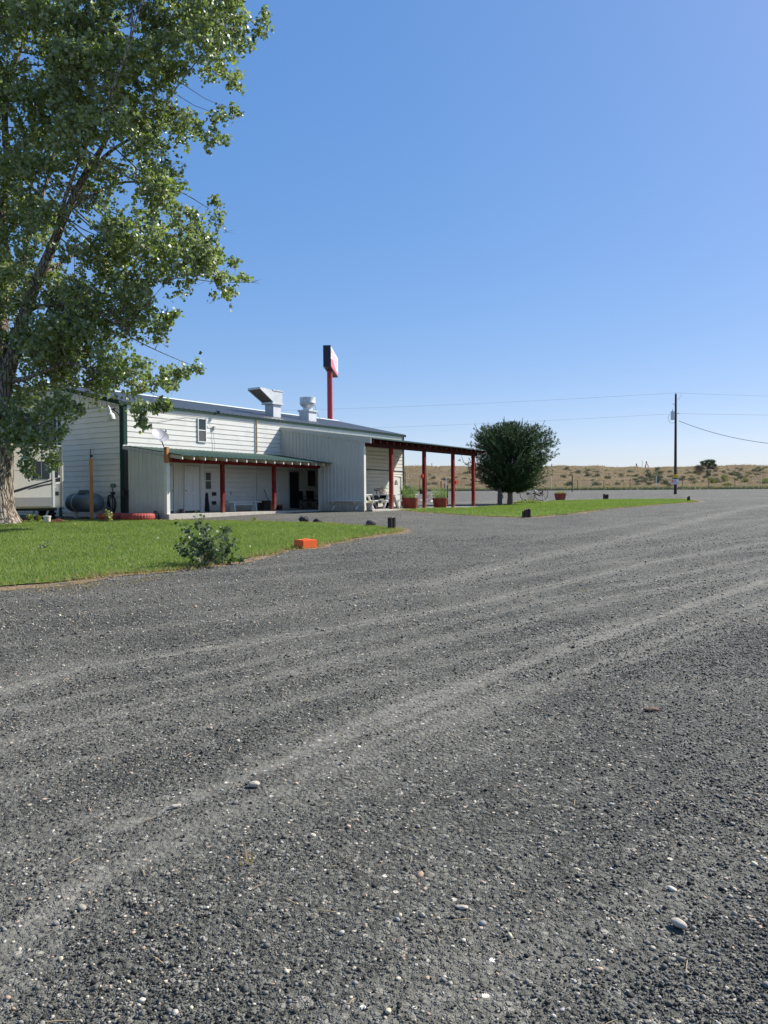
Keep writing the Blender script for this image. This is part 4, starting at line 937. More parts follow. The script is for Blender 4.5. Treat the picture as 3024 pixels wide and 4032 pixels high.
# folding camp chairs
def camp_chair(u, w, rz, label):
    t = bobj('folding_chair', label, 'chair', u, w, ZS, rz, 'folding camp chairs on the porch')
    mb = MB(); vs = [(-.26,.22,.50),(.26,.22,.50),(.26,.30,.98),(-.26,.30,.98)]
    mb.prism(vs, (0,.014,0)); mb.build('backrest', MAT['fabric_black'], t)
    mb = MB(); mb.prism([(-.26,-.24,.47),(.26,-.24,.47),(.26,.22,.42),(-.26,.22,.42)], (0,0,.014)); mb.build('seat', MAT['fabric_black'], t)
    for s in (-1, 1):
        mb = MB(); mb.beam((s*.29,-.27,.66),(s*.29,.24,.68),.05,.018); mb.build('armrest', MAT['fabric_black'], t)
        mb = MB(); mb.tube([(s*.27,.26,.02),(s*.27,.27,.98)], .011, 6); mb.build('back_pole', MAT['dark_metal'], t)
    for (a, b2) in (((-.27,-.26,.02),(.27,-.24,.50)),((.27,-.26,.02),(-.27,-.24,.50)),((-.27,.26,.02),(.27,.24,.46)),((.27,.26,.02),(-.27,.24,.46)),((-.28,.26,.02),(-.28,-.25,.50)),((-.28,-.26,.02),(-.28,.25,.46)),((.28,.26,.02),(.28,-.25,.50)),((.28,-.26,.02),(.28,.25,.46))):
        mb = MB(); mb.tube([a, b2], .010, 6); mb.build('leg', MAT['dark_metal'], t)
for px, l, rz in ((1199,'black folding camp chair beside the dark screen door on the porch',.15),(1236,'black folding camp chair next to the annex wall, partly hidden by it',-.1)):
    u, _ = fw(px,1990,.55); camp_chair(u, .55, rz, l)

# ------------------------------------------------------------------ under the canopy
def picnic_table(u, w, rz, label):
    t = bobj('picnic_table', label, 'picnic table', u, w, ZS+.005, rz, 'white picnic tables under the canopy')
    WP_ = MAT['white_paint']; Lh = .9
    mb = MB()
    for i in range(5): mb.box((-.36+i*.146,-Lh,.71),(-.36+i*.146+.138,Lh,.748))
    mb.build('tabletop', WP_, t)
    for s in (-1, 1):
        mb = MB(); mb.box((s*.58,-Lh,.415),(s*.58+s*.135,Lh,.45)); mb.box((s*.725,-Lh,.415),(s*.725+s*.135,Lh,.45)); mb.build('seat', WP_, t)
        mb = MB(); mb.box((-.36,s*.66-.018,.62),(.36,s*.66+.018,.708)); mb.build('top_batten', WP_, t)
        mb = MB(); mb.box((-.86,s*.66-.018,.325),(.86,s*.66+.018,.414)); mb.build('cross_brace', WP_, t)
        for q in (-1, 1):
            mb = MB(); mb.beam((q*.74,s*.70,0),(q*.26,s*.70,.708),.036,.10,(0,1,0)); mb.v = [(x,y,max(z,0)) for x,y,z in mb.v]; mb.build('leg', WP_, t)
    return t
for px, w, l in ((1437,4.1,'white picnic table partly hidden behind the annex corner'),(1541,3.9,'white picnic table behind the nearest red canopy post'),(1622,3.8,'white picnic table behind the left red planter'),(1697,4.0,'white picnic table between the second canopy post and the right planter')):
    u, _ = fw(px, 1995, w+.7); picnic_table(u, w, 0, l)
def planter(px, py, Rt, hgt, name, label, mat, plant, hpl, w, seed, n=1300, group=None, spread=1.0):
    u, _ = fw(px, py, w); t = bobj(name, label, 'planter', u, w, ZS+.005, 0, group)
    mb = MB(); mb.lathe([(0,0),(Rt*.80,0),(Rt*.86,.03),(Rt*.97,hgt*.8),(Rt*1.02,hgt*.82),(Rt*1.04,hgt),(Rt*.96,hgt),(Rt*.93,hgt*.9),(0,hgt*.9)], 28); mb.build('pot', mat, t, smooth=True)
    mb = MB(); mb.lathe([(0,hgt*.915),(Rt*.9,hgt*.905)], 20); mb.build('soil', MAT['soil'], t)
    rg = np.random.default_rng(seed); ns = max(8, n//22); pos = []; aim = []
    for i in range(ns):
        a = rg.uniform(0, 2*PI); r0 = Rt*.8*math.sqrt(rg.uniform(0,1)); r1 = r0+Rt*rg.uniform(.05,.55)*spread; h = hpl*rg.uniform(.45,1.0)
        for k in range(22):
            f = (k+1)/22; pos.append((math.cos(a)*(r0+(r1-r0)*f), math.sin(a)*(r0+(r1-r0)*f), hgt*.9+h*f)); aim.append((math.cos(a)*.6, math.sin(a)*.6, 1.6))
    pos = np.array(pos)+rg.normal(size=(len(pos),3))*.015
    V, Fc = leaves(pos, rg.uniform(.03,.075,len(pos)), np.array(aim), .22, .1, rg, 1.0)
    np_mesh('foliage', V, Fc, plant, np.repeat(rg.uniform(0,1,len(pos)),4), t); return t
planter(1614,1985,.42,.56,'planter','round red planter of tall wispy herbs between the first two canopy posts',MAT['planter_red'],MAT['herb'],.75,5.35,71,3300)
planter(1733,1985,.42,.53,'planter','round red planter of bushy green herbs right of the second canopy post',MAT['planter_red'],MAT['herb'],.62,5.35,72,3300)
planter(1455,1998,.17,.32,'flower_pot','pale clay pot with drooping plant at the annex corner',MAT['terracotta'],MAT['herb_dry'],.14,5.45,73,260,spread=1.6)
# pots on the tables
def tablepot(px, w, r_, h, label, mat, plant, seed):
    t = planter(px, 1990, r_, h, 'flower_pot', label, mat, plant, h*1.1, w, seed, 170, spread=2.0); t.location.z = ZS+.76
tablepot(1508,4.2,.19,.20,'low pot of bare stems on the white picnic table by the first canopy post',MAT['terracotta'],MAT['herb_dry'],74)
tablepot(1586,3.7,.14,.22,'grey pot on the picnic table behind the left red planter',MAT['dark_metal'],MAT['herb'],75)
tablepot(1661,4.2,.13,.24,'dark pot on the picnic table left of the second canopy post',MAT['dark_metal'],MAT['herb'],76)
# garden tractor parked by the wall (only steering wheel and seat rise above the tables)
u, _ = fw(1486,1960,1.6); TRC = bobj('riding_mower', 'dark riding mower parked behind the picnic tables in the canopy shade', 'mower', u, 1.5)
mb = MB(); mb.box((-.85,-.24,.32),(-.05,.24,.72)); mb.build('hood', MAT['black'], TRC, bevel=.05)
mb = MB(); mb.box((-.1,-.30,.28),(.75,.30,.46)); mb.build('chassis', MAT['dark_metal'], TRC, bevel=.03)
mb = MB(); mb.box((.35,-.22,.50),(.78,.22,.60)); mb.box((.70,-.22,.55),(.82,.22,.95)); mb.build('seat', MAT['fabric_black'], TRC, bevel=.03)
mb = MB(); mb.tube([(.0,0,.6),(.12,0,1.02)], .02, 8)
mb.tube([Vector((.12,0,1.04))+Vector((math.cos(a)*.19*.9, math.sin(a)*.19, math.cos(a)*.19*.35)) for a in [i*PI/9 for i in range(19)]], .017, 6)
for a in (0, 2.1, 4.2): mb.tube([(.12,0,1.02),Vector((.12,0,1.04))+Vector((math.cos(a)*.17, math.sin(a)*.19, math.cos(a)*.06))], .012, 5)
mb.build('steering_wheel', MAT['black'], TRC, smooth=True)
for x, y, r_ in ((-.62,-.36,.19),(-.62,.36,.19),(.45,-.42,.27),(.45,.42,.27)):
    mb = MB(); mb.lathe([(r_*.5,-.07),(r_*.9,-.09),(r_,-.06),(r_,.06),(r_*.9,.09),(r_*.5,.07)], 20, (x,0,r_), 'y'); mb.v = [(a, b2+y, c2) for a, b2, c2 in mb.v]; mb.build('wheel', MAT['rubber'], TRC, smooth=True)
# black covered grill at the building's far corner
u, _ = fw(1601,1950,1.2); GL = bobj('covered_grill', 'black covered kettle grill at the far corner of the building', 'grill', min(u,21.4), 1.3)
mb = MB(); mb.lathe([(0,.0),(.40,.0),(.42,.3),(.36,.9),(.34,1.05),(.22,1.26),(.05,1.33),(0,1.34)], 20); mb.build('cover', MAT['fabric_black'], GL, smooth=True)
mb = MB(); mb.tube([(-.06,0,1.33),(0,0,1.38),(.06,0,1.33)], .015, 6); mb.build('handle', MAT['galv_side'], GL)
# hanging red things on the canopy posts
u, z = fw(1662,1876,WA+.1); o = MB().lathe([(0,-.12),(.06,-.10),(.09,0),(.07,.09),(.02,.12),(0,.12)], 14).build('hummingbird_feeder', M('bright_red_plastic', (.70,.05,.02), .35), smooth=True); o.location = B(u-.03, WA+.12, z); tag(o, 'bright red feeder hanging on the second canopy post', 'feeder')
u, z = fw(1797,1900,WA+.1); HB = thing('hanging_basket', 'small red wooden basket bracketed to the third canopy post', 'basket', B(u+.05, WA, z-.10), BA)
mb = MB(); mb.prism([(-.13,-.10,0),(.13,-.10,0),(.19,-.14,.20),(-.19,-.14,.20)], (0,.2,0)); mb.build('tub', MAT['basket'], HB)
mb = MB(); mb.beam((-.35,0,.16),(-.1,0,.16),.03,.03); mb.build('bracket', MAT['dark_metal'], HB)
# ------------------------------------------------------------------ travel trailer behind the cottonwood
RA = R(42); RC = Vector((-12.58, 30.25, 0)); rvz = Tz(RC.x, RC.y)
RV = thing('travel_trailer', 'beige travel trailer with dark swoosh decals parked between the cottonwood and the building', 'trailer', RC, RA)
def rvp(px, py, y): o = RC+Vector((-math.sin(RA), math.cos(RA), 0))*y; return on_plane(px, py, o, RA)
zt = rvp(235, 1758, 0)[1]; zb = rvz+.48
mb = MB(); mb.box((-7.2,.02,zb),(-.10,2.35,zt)); mb.build('body', MAT['rv_beige'], RV, bevel=.05)
xl, _ = rvp(239, 1900, 0)
mb = MB(); mb.box((-.10,0,zb+.05),(.0,2.40,zt-.06)); mb.build('end_cap', MAT['rv_beige'], RV, bevel=.03)
mb = MB(); mb.box((-7.2,-.02,zt-.02),(-.03,2.42,zt+.05)); mb.build('roof', MAT['rv_white'], RV, bevel=.02)
mb = MB(); mb.box((xl-.02,-.012,zb+.02),(xl+.02,.012,zt-.1)); mb.build('trim_strip', MAT['rv_grey'], RV)
SO = -.30; xr, zsb = rvp(216, 1994, SO); _, zst = rvp(200, 1772, SO)
SL = MB().box((-6.2,SO,zsb),(xr,.015,zst)).build('slide_out', MAT['rv_beige'], RV, bevel=.015)
xf, _ = rvp(206.5, 1900, SO)
mb = MB(); mb.box((xf,SO-.012,zsb-.02),(xr+.005,SO-.001,zst+.02)); mb.build('flange', MAT['rv_white'], SL)
g0, g1 = rvp(100, 1993, SO), rvp(205, 1958.5, SO)
mb = MB(); mb.box((-6.1,SO-.006,zsb+.01),(xf-.01,SO-.001,g1[1])); mb.build('skirt_panel', MAT['rv_grey'], SL)
def decal(pts, name, mat, y, parent, th=.004):
    mb = MB(); mb.prism([(rvp(a, b, y)[0], y-.003, rvp(a, b, y)[1]) for a, b in pts], (0,-th,0)); return mb.build(name, mat, parent)
decal([(30,1942),(49,1932),(100,1917),(150,1903),(206,1887),(206,1893),(160,1905),(112,1922),(75,1934),(30,1947)], 'swoosh_decal', MAT['rv_black'], SO, SL)
decal([(110,1925),(150,1912),(180,1906),(206,1902),(206,1907),(180,1911),(150,1919),(112,1927)], 'swoosh_decal', MAT['rv_black'], SO, SL)
decal([(48,1845),(75,1848),(105,1857),(128,1866),(128,1868),(104,1860),(74,1851),(48,1848)], 'swoosh_decal', MAT['rv_white'], SO, SL)
decal([(218,1886),(239,1881),(239,1896),(218,1897)], 'stripe_decal', MAT['rv_black'], 0, RV)
decal([(218,1900),(239,1897),(239,1904),(218,1906)], 'stripe_decal', MAT['rv_white'], 0, RV)
decal([(218,1874),(239,1871),(239,1879),(218,1882)], 'stripe_decal', MAT['rv_white'], 0, RV)
def rvwin(p0, p1, y, parent, mullion=True):
    x0, z1 = rvp(*p0, y); x1, z0 = rvp(*p1, y); t = .03
    f = MB().box((x0,y-.022,z0),(x1,y-.002,z1)).build('window', MAT['black'], parent, bevel=.012)
    g = MB(); g.box((x0+t,y-.027,z0+t),(x1-t,y-.0225,z1-t)); g.build('pane', MAT['glass'], f)
    if mullion: g = MB(); xm = (x0+x1)/2; g.box((xm-.01,y-.034,z0+t),(xm+.01,y-.0275,z1-t)); g.build('mullion', MAT['rv_grey'], f)
rvwin((128,1816),(195,1885), SO, SL); rvwin((215,1804),(228,1881), 0, RV, False)
x0, z1 = rvp(217,1936,0); x1, z0 = rvp(230,1951,0); mb = MB(); mb.box((x0,-.02,z0),(x1,-.003,z1)); mb.build('hatch', MAT['black'], RV)
mb = MB(); mb.box((-7.0,.25,rvz+.38),(-.2,.40,rvz+.52)); mb.box((-7.0,1.95,rvz+.38),(-.2,2.10,rvz+.52)); mb.build('chassis', MAT['black'], RV)
for x in (-3.5, -4.4):
    for y in (.35, 2.0):
        mb = MB(); mb.lathe([(.18,-.10),(.33,-.11),(.36,-.07),(.36,.07),(.33,.11),(.18,.10),(0,.05)], 24, (0,0,0), 'y'); mb.v = [(a+x, b+y, c+rvz+.36) for a, b, c in mb.v]; mb.build('wheel', MAT['rubber'], RV, smooth=True)
for y in (.35, 2.0): mb = MB(); mb.beam((-.65,y,rvz-.02),(-.45,y,rvz+.5),.06,.06); mb.build('stabiliser_jack', MAT['galv_side'], RV)

# stacked old tyres below the trailer
m_t = None
for i in range(4):
    r_ = .30
    if i == 0:
        mb = MB(); mb.lathe([(.19,0),(.27,-.005),(.32,.02),(.335,.05),(.335,.09),(.32,.12),(.27,.145),(.19,.14),(.20,.07),(.19,0)], 28); TY = mb.build('old_tire', MAT['rubber'], smooth=True); me = TY
    else: me = TY.copy(); COL.objects.link(me)
    q = P(184, 2044); me.location = (q.x+[0,.02,-.015,.01][i], q.y, q.z+.148*i); me.rotation_euler = (0,0,i*1.3)
    tag(me, ['bottom tyre of the stack of old black tyres under the trailer','second tyre up in the stack of old tyres under the trailer','third tyre up in the stack of old tyres under the trailer','topmost tyre of the stack of old tyres under the trailer'][i], 'tire', 'stacked old tyres')
def simple(px, py, mb, name, label, cat, mat, rz=0, **k):
    q = P(px, py); o = mb.build(name, mat, **k); o.location = q; o.rotation_euler = (0,0,rz); return tag(o, label, cat)
BK = thing('paint_bucket', 'cream plastic bucket on the ground beside the stacked tyres', 'bucket', P(186, 2060))
MB().lathe([(0,0),(.105,0),(.125,.22),(.13,.26),(.12,.26),(.115,.22),(0,.20)], 20).build('tub', MAT['bucket'], BK, smooth=True); MB().lathe([(.128,.235),(.140,.24),(.140,.262),(.10,.268),(0,.268)], 20).build('lid', MAT['trim_white'], BK, smooth=True)
mb = MB(); mb.prism([(-.25,-.05,0),(.22,-.06,0),(.30,0,.05),(.05,.02,.15),(-.20,.0,.08)], (0,.10,0)); simple(222, 2058, mb, 'broken_brick', 'broken reddish clay piece lying between the bucket and the tyre ring', 'brick', M('red_clay', (.30,.09,.05), .85, 0, .2, 9), .2)
mb = MB(); mb.box((-.55,-.05,0),(.55,.06,.09)); simple(98, 2052, mb, 'red_board', 'red painted board lying on the ground right of the cottonwood trunk', 'board', MAT['tire_red'], .05)
q = P(131, 2045); mb = MB(); mb.tube([(0,0,0),(-.35,0,.33)], .009, 6); simple(131, 2047, mb, 'marker_rod', 'thin pinkish rod leaning up beside the trailer', 'rod', M('pink_rod', (.45,.16,.13), .6))
mb = MB(); mb.tube([(0,0,.01),(.3,.1,.03),(.7,.12,.02),(1.1,-.05,.015),(1.5,.05,.02)], .012, 6); simple(270, 2051, mb, 'bare_branch', 'pale dead branch on the dirt between trunk and tyre rings', 'branch', M('pale_stick', (.45,.38,.28), .8))

# propane tank against the gable wall
c = B(-.75, -1.56); gz = Tz(c.x, c.y); r_ = .38
TK = thing('propane_tank', 'grey blue horizontal propane tank lying in the shade of the gable wall', 'tank', (c.x, c.y, gz), BA+PI/2)
Lh = 1.0; ztk = .26+r_
prof = [(r_*math.sin(a*PI/16), -Lh-.0+(.32-.32*math.cos(a*PI/16))) for a in range(9)]; prof += [(r, -z) for r, z in reversed(prof)]
mb = MB(); mb.lathe(prof, 28, (0,0,ztk), 'x'); mb.build('vessel', MAT['tank'], TK, smooth=True)
mb = MB(); mb.lathe([(r_*.99,-.02),(r_+.012,-.02),(r_+.012,.02),(r_*.99,.02)], 28, (.35,0,ztk), 'x'); mb.build('weld_band', MAT['trim_white'], TK, smooth=True)
mb = MB(); mb.box((-.24,-.19,ztk+r_-.08),(.24,.19,ztk+r_+.14)); mb.build('valve_dome', MAT['tank'], TK, bevel=.07)
for x in (-Lh*.55, Lh*.55): mb = MB(); mb.box((x-.03,-.10,-.05),(x+.03,.10,.32)); mb.build('leg', MAT['trim_white'], TK)

# orange post and dark pipe in front of the gable wall
q = at_depth(361, 2020, 30.7); q.z = Tz(q.x, q.y)
OP = MB().box((-.06,-.06,-.2),(.06,.06,2.32)).build('wooden_post', MAT['raw_wood'], bevel=.006); OP.location = q; OP.rotation_euler = (0,0,.5); 
zt_ = at_depth(364, 1806, q.y).z-q.z; OP.scale = (1,1,zt_/2.32); tag(OP, 'square orange brown wooden post standing in front of the gable wall', 'post')
q = at_depth(354, 2020, 30.9); q.z = Tz(q.x, q.y); zt_ = at_depth(354, 1768, q.y+.15).z-q.z; SP = thing('stand_pipe', 'thin dark metal pipe standing just left of the orange wooden post', 'pipe', (q.x, q.y+.15, q.z))
mb = MB(); mb.tube([(0,0,-.1),(0,0,zt_)], .020, 8); mb.build('pipe', MAT['dark_metal'], SP, smooth=True); mb = MB(); mb.bx((.03,0,zt_-.28),(.09,.07,.10)); mb.build('clamp', MAT['dark_metal'], SP)
# small meter box on a stand
c = B(-.35, -1.05); c.z = Tz(c.x, c.y); q = at_depth(443, 1914, c.y); c.x = q.x; MT = thing('meter_pedestal', 'small green grey box on a thin stand by the gable wall', 'meter box', c)
mb = MB(); mb.tube([(0,0,-.1),(0,0,q.z-c.z)], .022, 8); mb.build('stand', MAT['dark_metal'], MT); mb = MB(); mb.bx((.02,0,q.z-c.z+.02),(.20,.10,.17)); mb.build('meter_box', M('green_grey_box', (.10,.17,.15), .5), MT, bevel=.015)
mb = MB(); mb.lathe([(0,-.05),(.045,-.05),(.045,.05),(0,.05)], 12, (0,0,q.z-c.z-.35)); mb.build('valve', MAT['steel'], MT, smooth=True)
# coiled black hose hung by the corner
c = B(-.28, -.55); c.z = Tz(c.x, c.y); HS = thing('garden_hose', 'black garden hose hanging in loops by the building corner post', 'hose', c, BA)
for k in range(5):
    mb = MB(); rr = .24+.03*k; pts = []
    for i in range(25):
        a = i*2*PI/24; pts.append((.03*math.sin(a*3+k), .15*k*.25+rr*.72*math.sin(a)-.2, .62+rr*1.25*math.cos(a)-.10*k*.3))
    mb.tube(pts, .014, 6, caps=False); mb.build('loop', MAT['black'], HS, smooth=True)
mb = MB(); mb.bx((.0,-.2,1.02),(.10,.20,.10)); mb.build('hanger', MAT['dark_metal'], HS)
c = B(-.16, .22); c.z = Tz(c.x, c.y); FC = thing('utility_hookup', 'dark faucet and hookup pipe against the ribbed lean-to wall corner', 'faucet', c, BA)
zf = at_depth(507, 1942, c.y).z-c.z
mb = MB(); mb.tube([(0,-.12,-.1),(0,-.12,zf*.5),(0,-.17,zf-.25),(0,-.12,zf-.1)], .022, 8); mb.build('pipe', MAT['dark_metal'], FC); mb = MB(); mb.bx((0,.02,zf-.0),(.14,.16,.24)); mb.build('box', MAT['black'], FC, bevel=.01)
mb = MB(); mb.tube([(0,-.14,zf-.12),(-.02,-.24,zf-.05),(0,-.26,zf+.10),(0,-.18,zf+.17)], .014, 6); mb.build('handle', MAT['dark_metal'], FC)
c = B(-.2, 2.30); c.z = Tz(c.x, c.y); o = MB(); o.tube([(0,0,-.05),(0,0,.24),(-.10,0,.30)], .02, 8); o.lathe([(0,-.04),(.06,-.04),(.06,.04),(0,.04)], 12, (-.12,0,.31)); o = o.build('ground_spigot', MAT['black'], smooth=True); o.location = c; tag(o, 'low black spigot at the foot of the lean-to wall corner', 'spigot')

# red painted tyres laid flat as borders
def flat_tire(px0, px1, py, label, seed):
    a, b_ = P(px0, py), P(px1, py); c = (a+b_)/2; Rr = (b_-a).length/2; c.y += Rr*.8; c.z = Tz(c.x, c.y)
    mb = MB(); prof = [(Rr*.62,.02),(Rr*.80,.0),(Rr*.95,.03),(Rr,.09),(Rr,.19),(Rr*.95,.25),(Rr*.80,.275),(Rr*.62,.25),(Rr*.60,.14),(Rr*.62,.02)]
    n = 72; mb.lathe(prof, n)
    k = len(prof)
    for j in range(n):
        if j % 2:
            for i in (2,3,4,5):
                x, y, z = mb.v[j*k+i]; mb.v[j*k+i] = (x*.982, y*.982, z)
    o = mb.build('painted_tire', MAT['tire_red'], smooth=False); o.location = c; return tag(o, label, 'tire', None)
flat_tire(376, 478, 2050, 'red painted tractor tyre lying flat, the left one of the pair by the lawn', 1)
flat_tire(462, 591, 2052, 'red painted tractor tyre lying flat, the right and longer one by the lawn', 2)

# orange concrete block by the lawn edge
a, b_ = P(1146, 2158), P(1249, 2155); ang = math.atan2(b_.y-a.y, b_.x-a.x)
OB = thing('concrete_block', 'bright orange painted concrete block at the edge of the lawn', 'block', (a+b_)/2, ang)
Lb = (b_-a).length/2*1.0; hb = .225
k_ = P(1192, 2162)
BD_ = P(1192,2161); 
aa, bb, cc_ = P(1143,2154), P(1192,2162), P(1250,2157)
OB.location = bb; OB.rotation_euler = (0,0,math.atan2(cc_.y-bb.y, cc_.x-bb.x)); Lb = (cc_-bb).length
v_ = aa-bb; hb = (at_depth(1192, 2127, bb.y).z-bb.z)
mb = MB(); mb.box((0,0,0),(Lb,.34,hb)); ob = mb.build('block_body', MAT['orange'], OB, bevel=.018)
mb = MB(); mb.tube([(Lb*.3,.17,hb-.01),(Lb*.32,.17,hb+.012),(Lb*.68,.17,hb+.012),(Lb*.7,.17,hb-.01)], .009, 6); mb.build('lifting_loop', MAT['orange'], OB)

# boulders
one_stone(1197, 2057, .34, .26, .27, .3, 'boulder', 'pointed black lava rock beside the lawn, leftmost of the three rocks', MAT['rock'], 12, 'rock', .22, 3, .2)
one_stone(1250, 2059, .33, .28, .17, -.2, 'boulder', 'low flat dark rock in the middle of the three rocks', MAT['rock'], 13, 'rock', .2, 3, .25)
one_stone(1461, 2073, .33, .28, .25, .1, 'boulder', 'smooth round brown grey boulder near the log post at the lawn tip', MAT['rock_grey'], 14, 'rock', .05, 4, .12)

# upright log stubs
def log_post(px, py, ptop, wpx, name, label, parts, dark='log', seed=0):
    q = P(px, py); dpt = q.y; H_ = at_depth(px, ptop, dpt).z-q.z; W_ = wpx/F*dpt; rg = random.Random(seed)
    t = thing(name, label, 'log post', q, 0)
    n = len(parts)
    for (f0, f1, hf) in parts:
        cx_ = (f0+f1)/2-.5; r_ = (f1-f0)*W_/2; h = H_*hf; k = 10; vs0 = []; 
        ang = [2*PI*i/k for i in range(k)]; rr = [r_*rg.uniform(.86, 1.08) for _ in range(k)]
        pts0 = [(cx_*W_+rr[i]*math.cos(ang[i]), rr[i]*1.1*math.sin(ang[i])+rg.uniform(-.01,.01)*0, -.08) for i in range(k)]; pts1 = [(x*1.0+.0, y, h+rg.uniform(-.02,.02)) for x, y, _ in pts0]
        mb = MB(); mb.add(pts0+pts1, [(i, (i+1)%k, (i+1)%k+k, i+k) for i in range(k)]); mb.mi = 1; mb.add(pts1, [tuple(range(k))]); mb.build('log', [MAT[dark], MAT['log_end']], t)
log_post(1543, 2085, 2036, 34, 'log_post', 'dark square cut log stub at the tip of the near lawn', [(0,.52,1.0),(.48,1.0,.99)], seed=1)
log_post(2073, 2038, 2003, 35, 'log_post', 'cluster of four stepped log stubs at the front edge of the far lawn', [(0,.28,.74),(.22,.5,.9),(.46,.72,.97),(.7,1.0,1.0)], seed=2)
log_post(2385, 1966, 1945, 22, 'log_post', 'pair of notched dark log stubs behind the far lawn', [(0,.4,1.0),(.36,.68,.85),(.62,1.0,.98)], seed=3)
log_post(2711, 1973, 1953, 12, 'log_post', 'small black slanted log stub at the far tip of the lawn', [(0,.62,.8),(.45,1.0,1.0)], seed=4)

# ------------------------------------------------------------------ leafy shrub sprout on the lawn edge
def sprig_leaves(start, dirv, length, nleaf, size, rng, spread=.05, droop=.12):
    t = np.linspace(.12, 1, nleaf)[:, None]; d = np.array(dirv)/np.linalg.norm(dirv)
    p = np.array(start)[None]+d[None]*t*length; p[:, 2] -= droop*(t[:, 0]**2)*length
    return p+rng.normal(size=p.shape)*spread
q = P(822, 2226); SB = thing('cottonwood_sprout', 'leafy green cottonwood sprout growing at the lawn edge', 'shrub', q)
rg = np.random.default_rng(81); tips = [(696,2055),(715,2110),(742,2075),(770,2040),(776,2028),(800,2080),(838,2075),(852,2110),(705,2150),(720,2175),(885,2090),(915,2085),(938,2120),(925,2150),(900,2170),(945,2205),(870,2160),(760,2120),(790,2140),(830,2130),(740,2200),(860,2200),(812,2060),(900,2120),(775,2170),(925,2205)]
mbt = MB(); LP = []; 
for i, (px, py) in enumerate(tips):
    dd = q.y+rg.uniform(-.42, .42); e = np.array(at_depth(px, py, dd)-q); s = np.array((rg.uniform(-.10,.10), rg.uniform(-.05,.05), 0))
    mid = s+(e-s)*.5+np.array((0,0,.06)); mbt.tube([s, mid, e], [.010,.007,.003], 5)
    for k in range(7):
        f = rg.uniform(.22, 1); b0 = s+(e-s)*f+np.array((0,0,.05*math.sin(f*PI))); dv = (e-s)/np.linalg.norm(e-s)+rg.normal(size=3)*.55
        LP.append(sprig_leaves(b0, dv, rg.uniform(.06,.16), 7, .06, rg, .022))
LP = np.concatenate(LP); LP = LP[LP[:, 2] > .0]
V, Fc = leaves(LP, rg.uniform(.045, .085, len(LP)), None, .95, .3, rg); np_mesh('foliage', V, Fc, MAT['sprout_leaf'], np.repeat(rg.uniform(0,1,len(LP)),4), SB); mbt.build('stem', MAT['cream_wood'], SB)
# small sucker beside the tyre rings, fallen leafy twigs, weeds
def little_plant(px, py, hpx, wpx, n, label, mat, name='weed', size=.05, seed=0, cat='weed'):
    rg = np.random.default_rng(seed); q = P(px, py); t = thing(name, label, cat, q); h = hpx/F*q.y; w_ = wpx/F*q.y; mb = MB(); L_ = []
    for i in range(9):
        e = np.array((rg.uniform(-.5,.5)*w_, rg.uniform(-.3,.3)*w_, h*rg.uniform(.55,1))); mb.tube([(0,0,-.02), e*.5+np.array((0,0,.1*h)), e], [.006,.005,.003], 4)
        for k in range(n//9): f = rg.uniform(.35,1); L_.append(e*f+rg.normal(size=3)*.035)
    L_ = np.array(L_); L_[:, 2] = np.abs(L_[:, 2]); V, Fc = leaves(L_, rg.uniform(size*.7, size*1.3, len(L_)), None, .8, .3, rg); np_mesh('foliage', V, Fc, mat, np.repeat(rg.uniform(0,1,len(L_)),4), t); mb.build('stem', MAT['raw_wood'], t)
little_plant(434, 2058, 50, 46, 130, 'small pale leafed sucker growing in front of the red tyre rings', MAT['bed'], 'sucker_plant', .075, 91, 'plant')
little_plant(120, 2058, 34, 30, 120, 'weeds growing beside the trunk under the trailer', MAT['grass'], 'weed', .08, 92)
little_plant(155, 2056, 30, 18, 80, 'tall thin weed left of the stacked tyres', MAT['grass'], 'weed', .07, 93)
little_plant(176, 2162, 18, 40, 60, 'fallen leafy twig lying on the near lawn', MAT['leaf'], 'fallen_twig', .08, 94, 'twig')
little_plant(1000, 2052, 10, 26, 60, 'low green weed in the gravel at the back edge of the lawn', MAT['grass'], 'weed', .07, 95)
# pale fallen leaves on lawn and yard
rg = np.random.default_rng(97); p = scatter(LAWN1, 130, rg, vis1); p[:, 2] += .05; dv = np.zeros((len(p),3)); dv[:, :2] = rg.normal(size=(len(p),2))
V, Fc = leaves(p, rg.uniform(.03,.07,len(p)), dv*2, .8, .15, rg, .4); tag(np_mesh('fallen_leaves', V, Fc, MAT['fallen'], np.repeat(rg.uniform(0,1,len(p)),4)), kind='stuff')
TP = P(15, 2052); n = 900; ang = rg.uniform(0, 2*PI, n); rr = rg.uniform(.4, 1, n)**.7*5; p = np.column_stack([TP.x+2+rr*np.cos(ang), TP.y+.6+rr*.35*np.sin(ang)]); p = np.column_stack([p, T(p[:,0],p[:,1])+.02])
V, Fc = leaves(p, rg.uniform(.04,.10,n), None, .7, .2, rg); tag(np_mesh('leaf_litter', V, Fc, MAT['drygrass'], np.repeat(rg.uniform(0,1,n),4)), kind='stuff')
# tufts of dry weeds in the gravel
rg = np.random.default_rng(98); C_ = []
for px, py, k, s in ((250,2318,90,.5),(300,2312,120,.6),(350,2300,60,.4),(520,2292,60,.4),(600,2280,40,.3),(965,3400,7,.03),(2300,2330,10,.1),(1690,2380,10,.1),(330,2330,40,.4),(150,2325,70,.5)):
    q = P(px, py); C_.append(np.array([q.x,q.y,q.z])+np.column_stack([rg.normal(size=(k,2))*s*.5, np.zeros(k)]))
C_ = np.concatenate(C_); C_[:, 2] = T(C_[:,0],C_[:,1]); V, Fc = blades(C_, rg.uniform(.02,.07,len(C_)), rg.uniform(.006,.012,len(C_)), 1.3, rg); tag(np_mesh('dry_grass', V, Fc, MAT['drygrass'], np.repeat(rg.uniform(0,1,len(C_)),3)), kind='stuff')

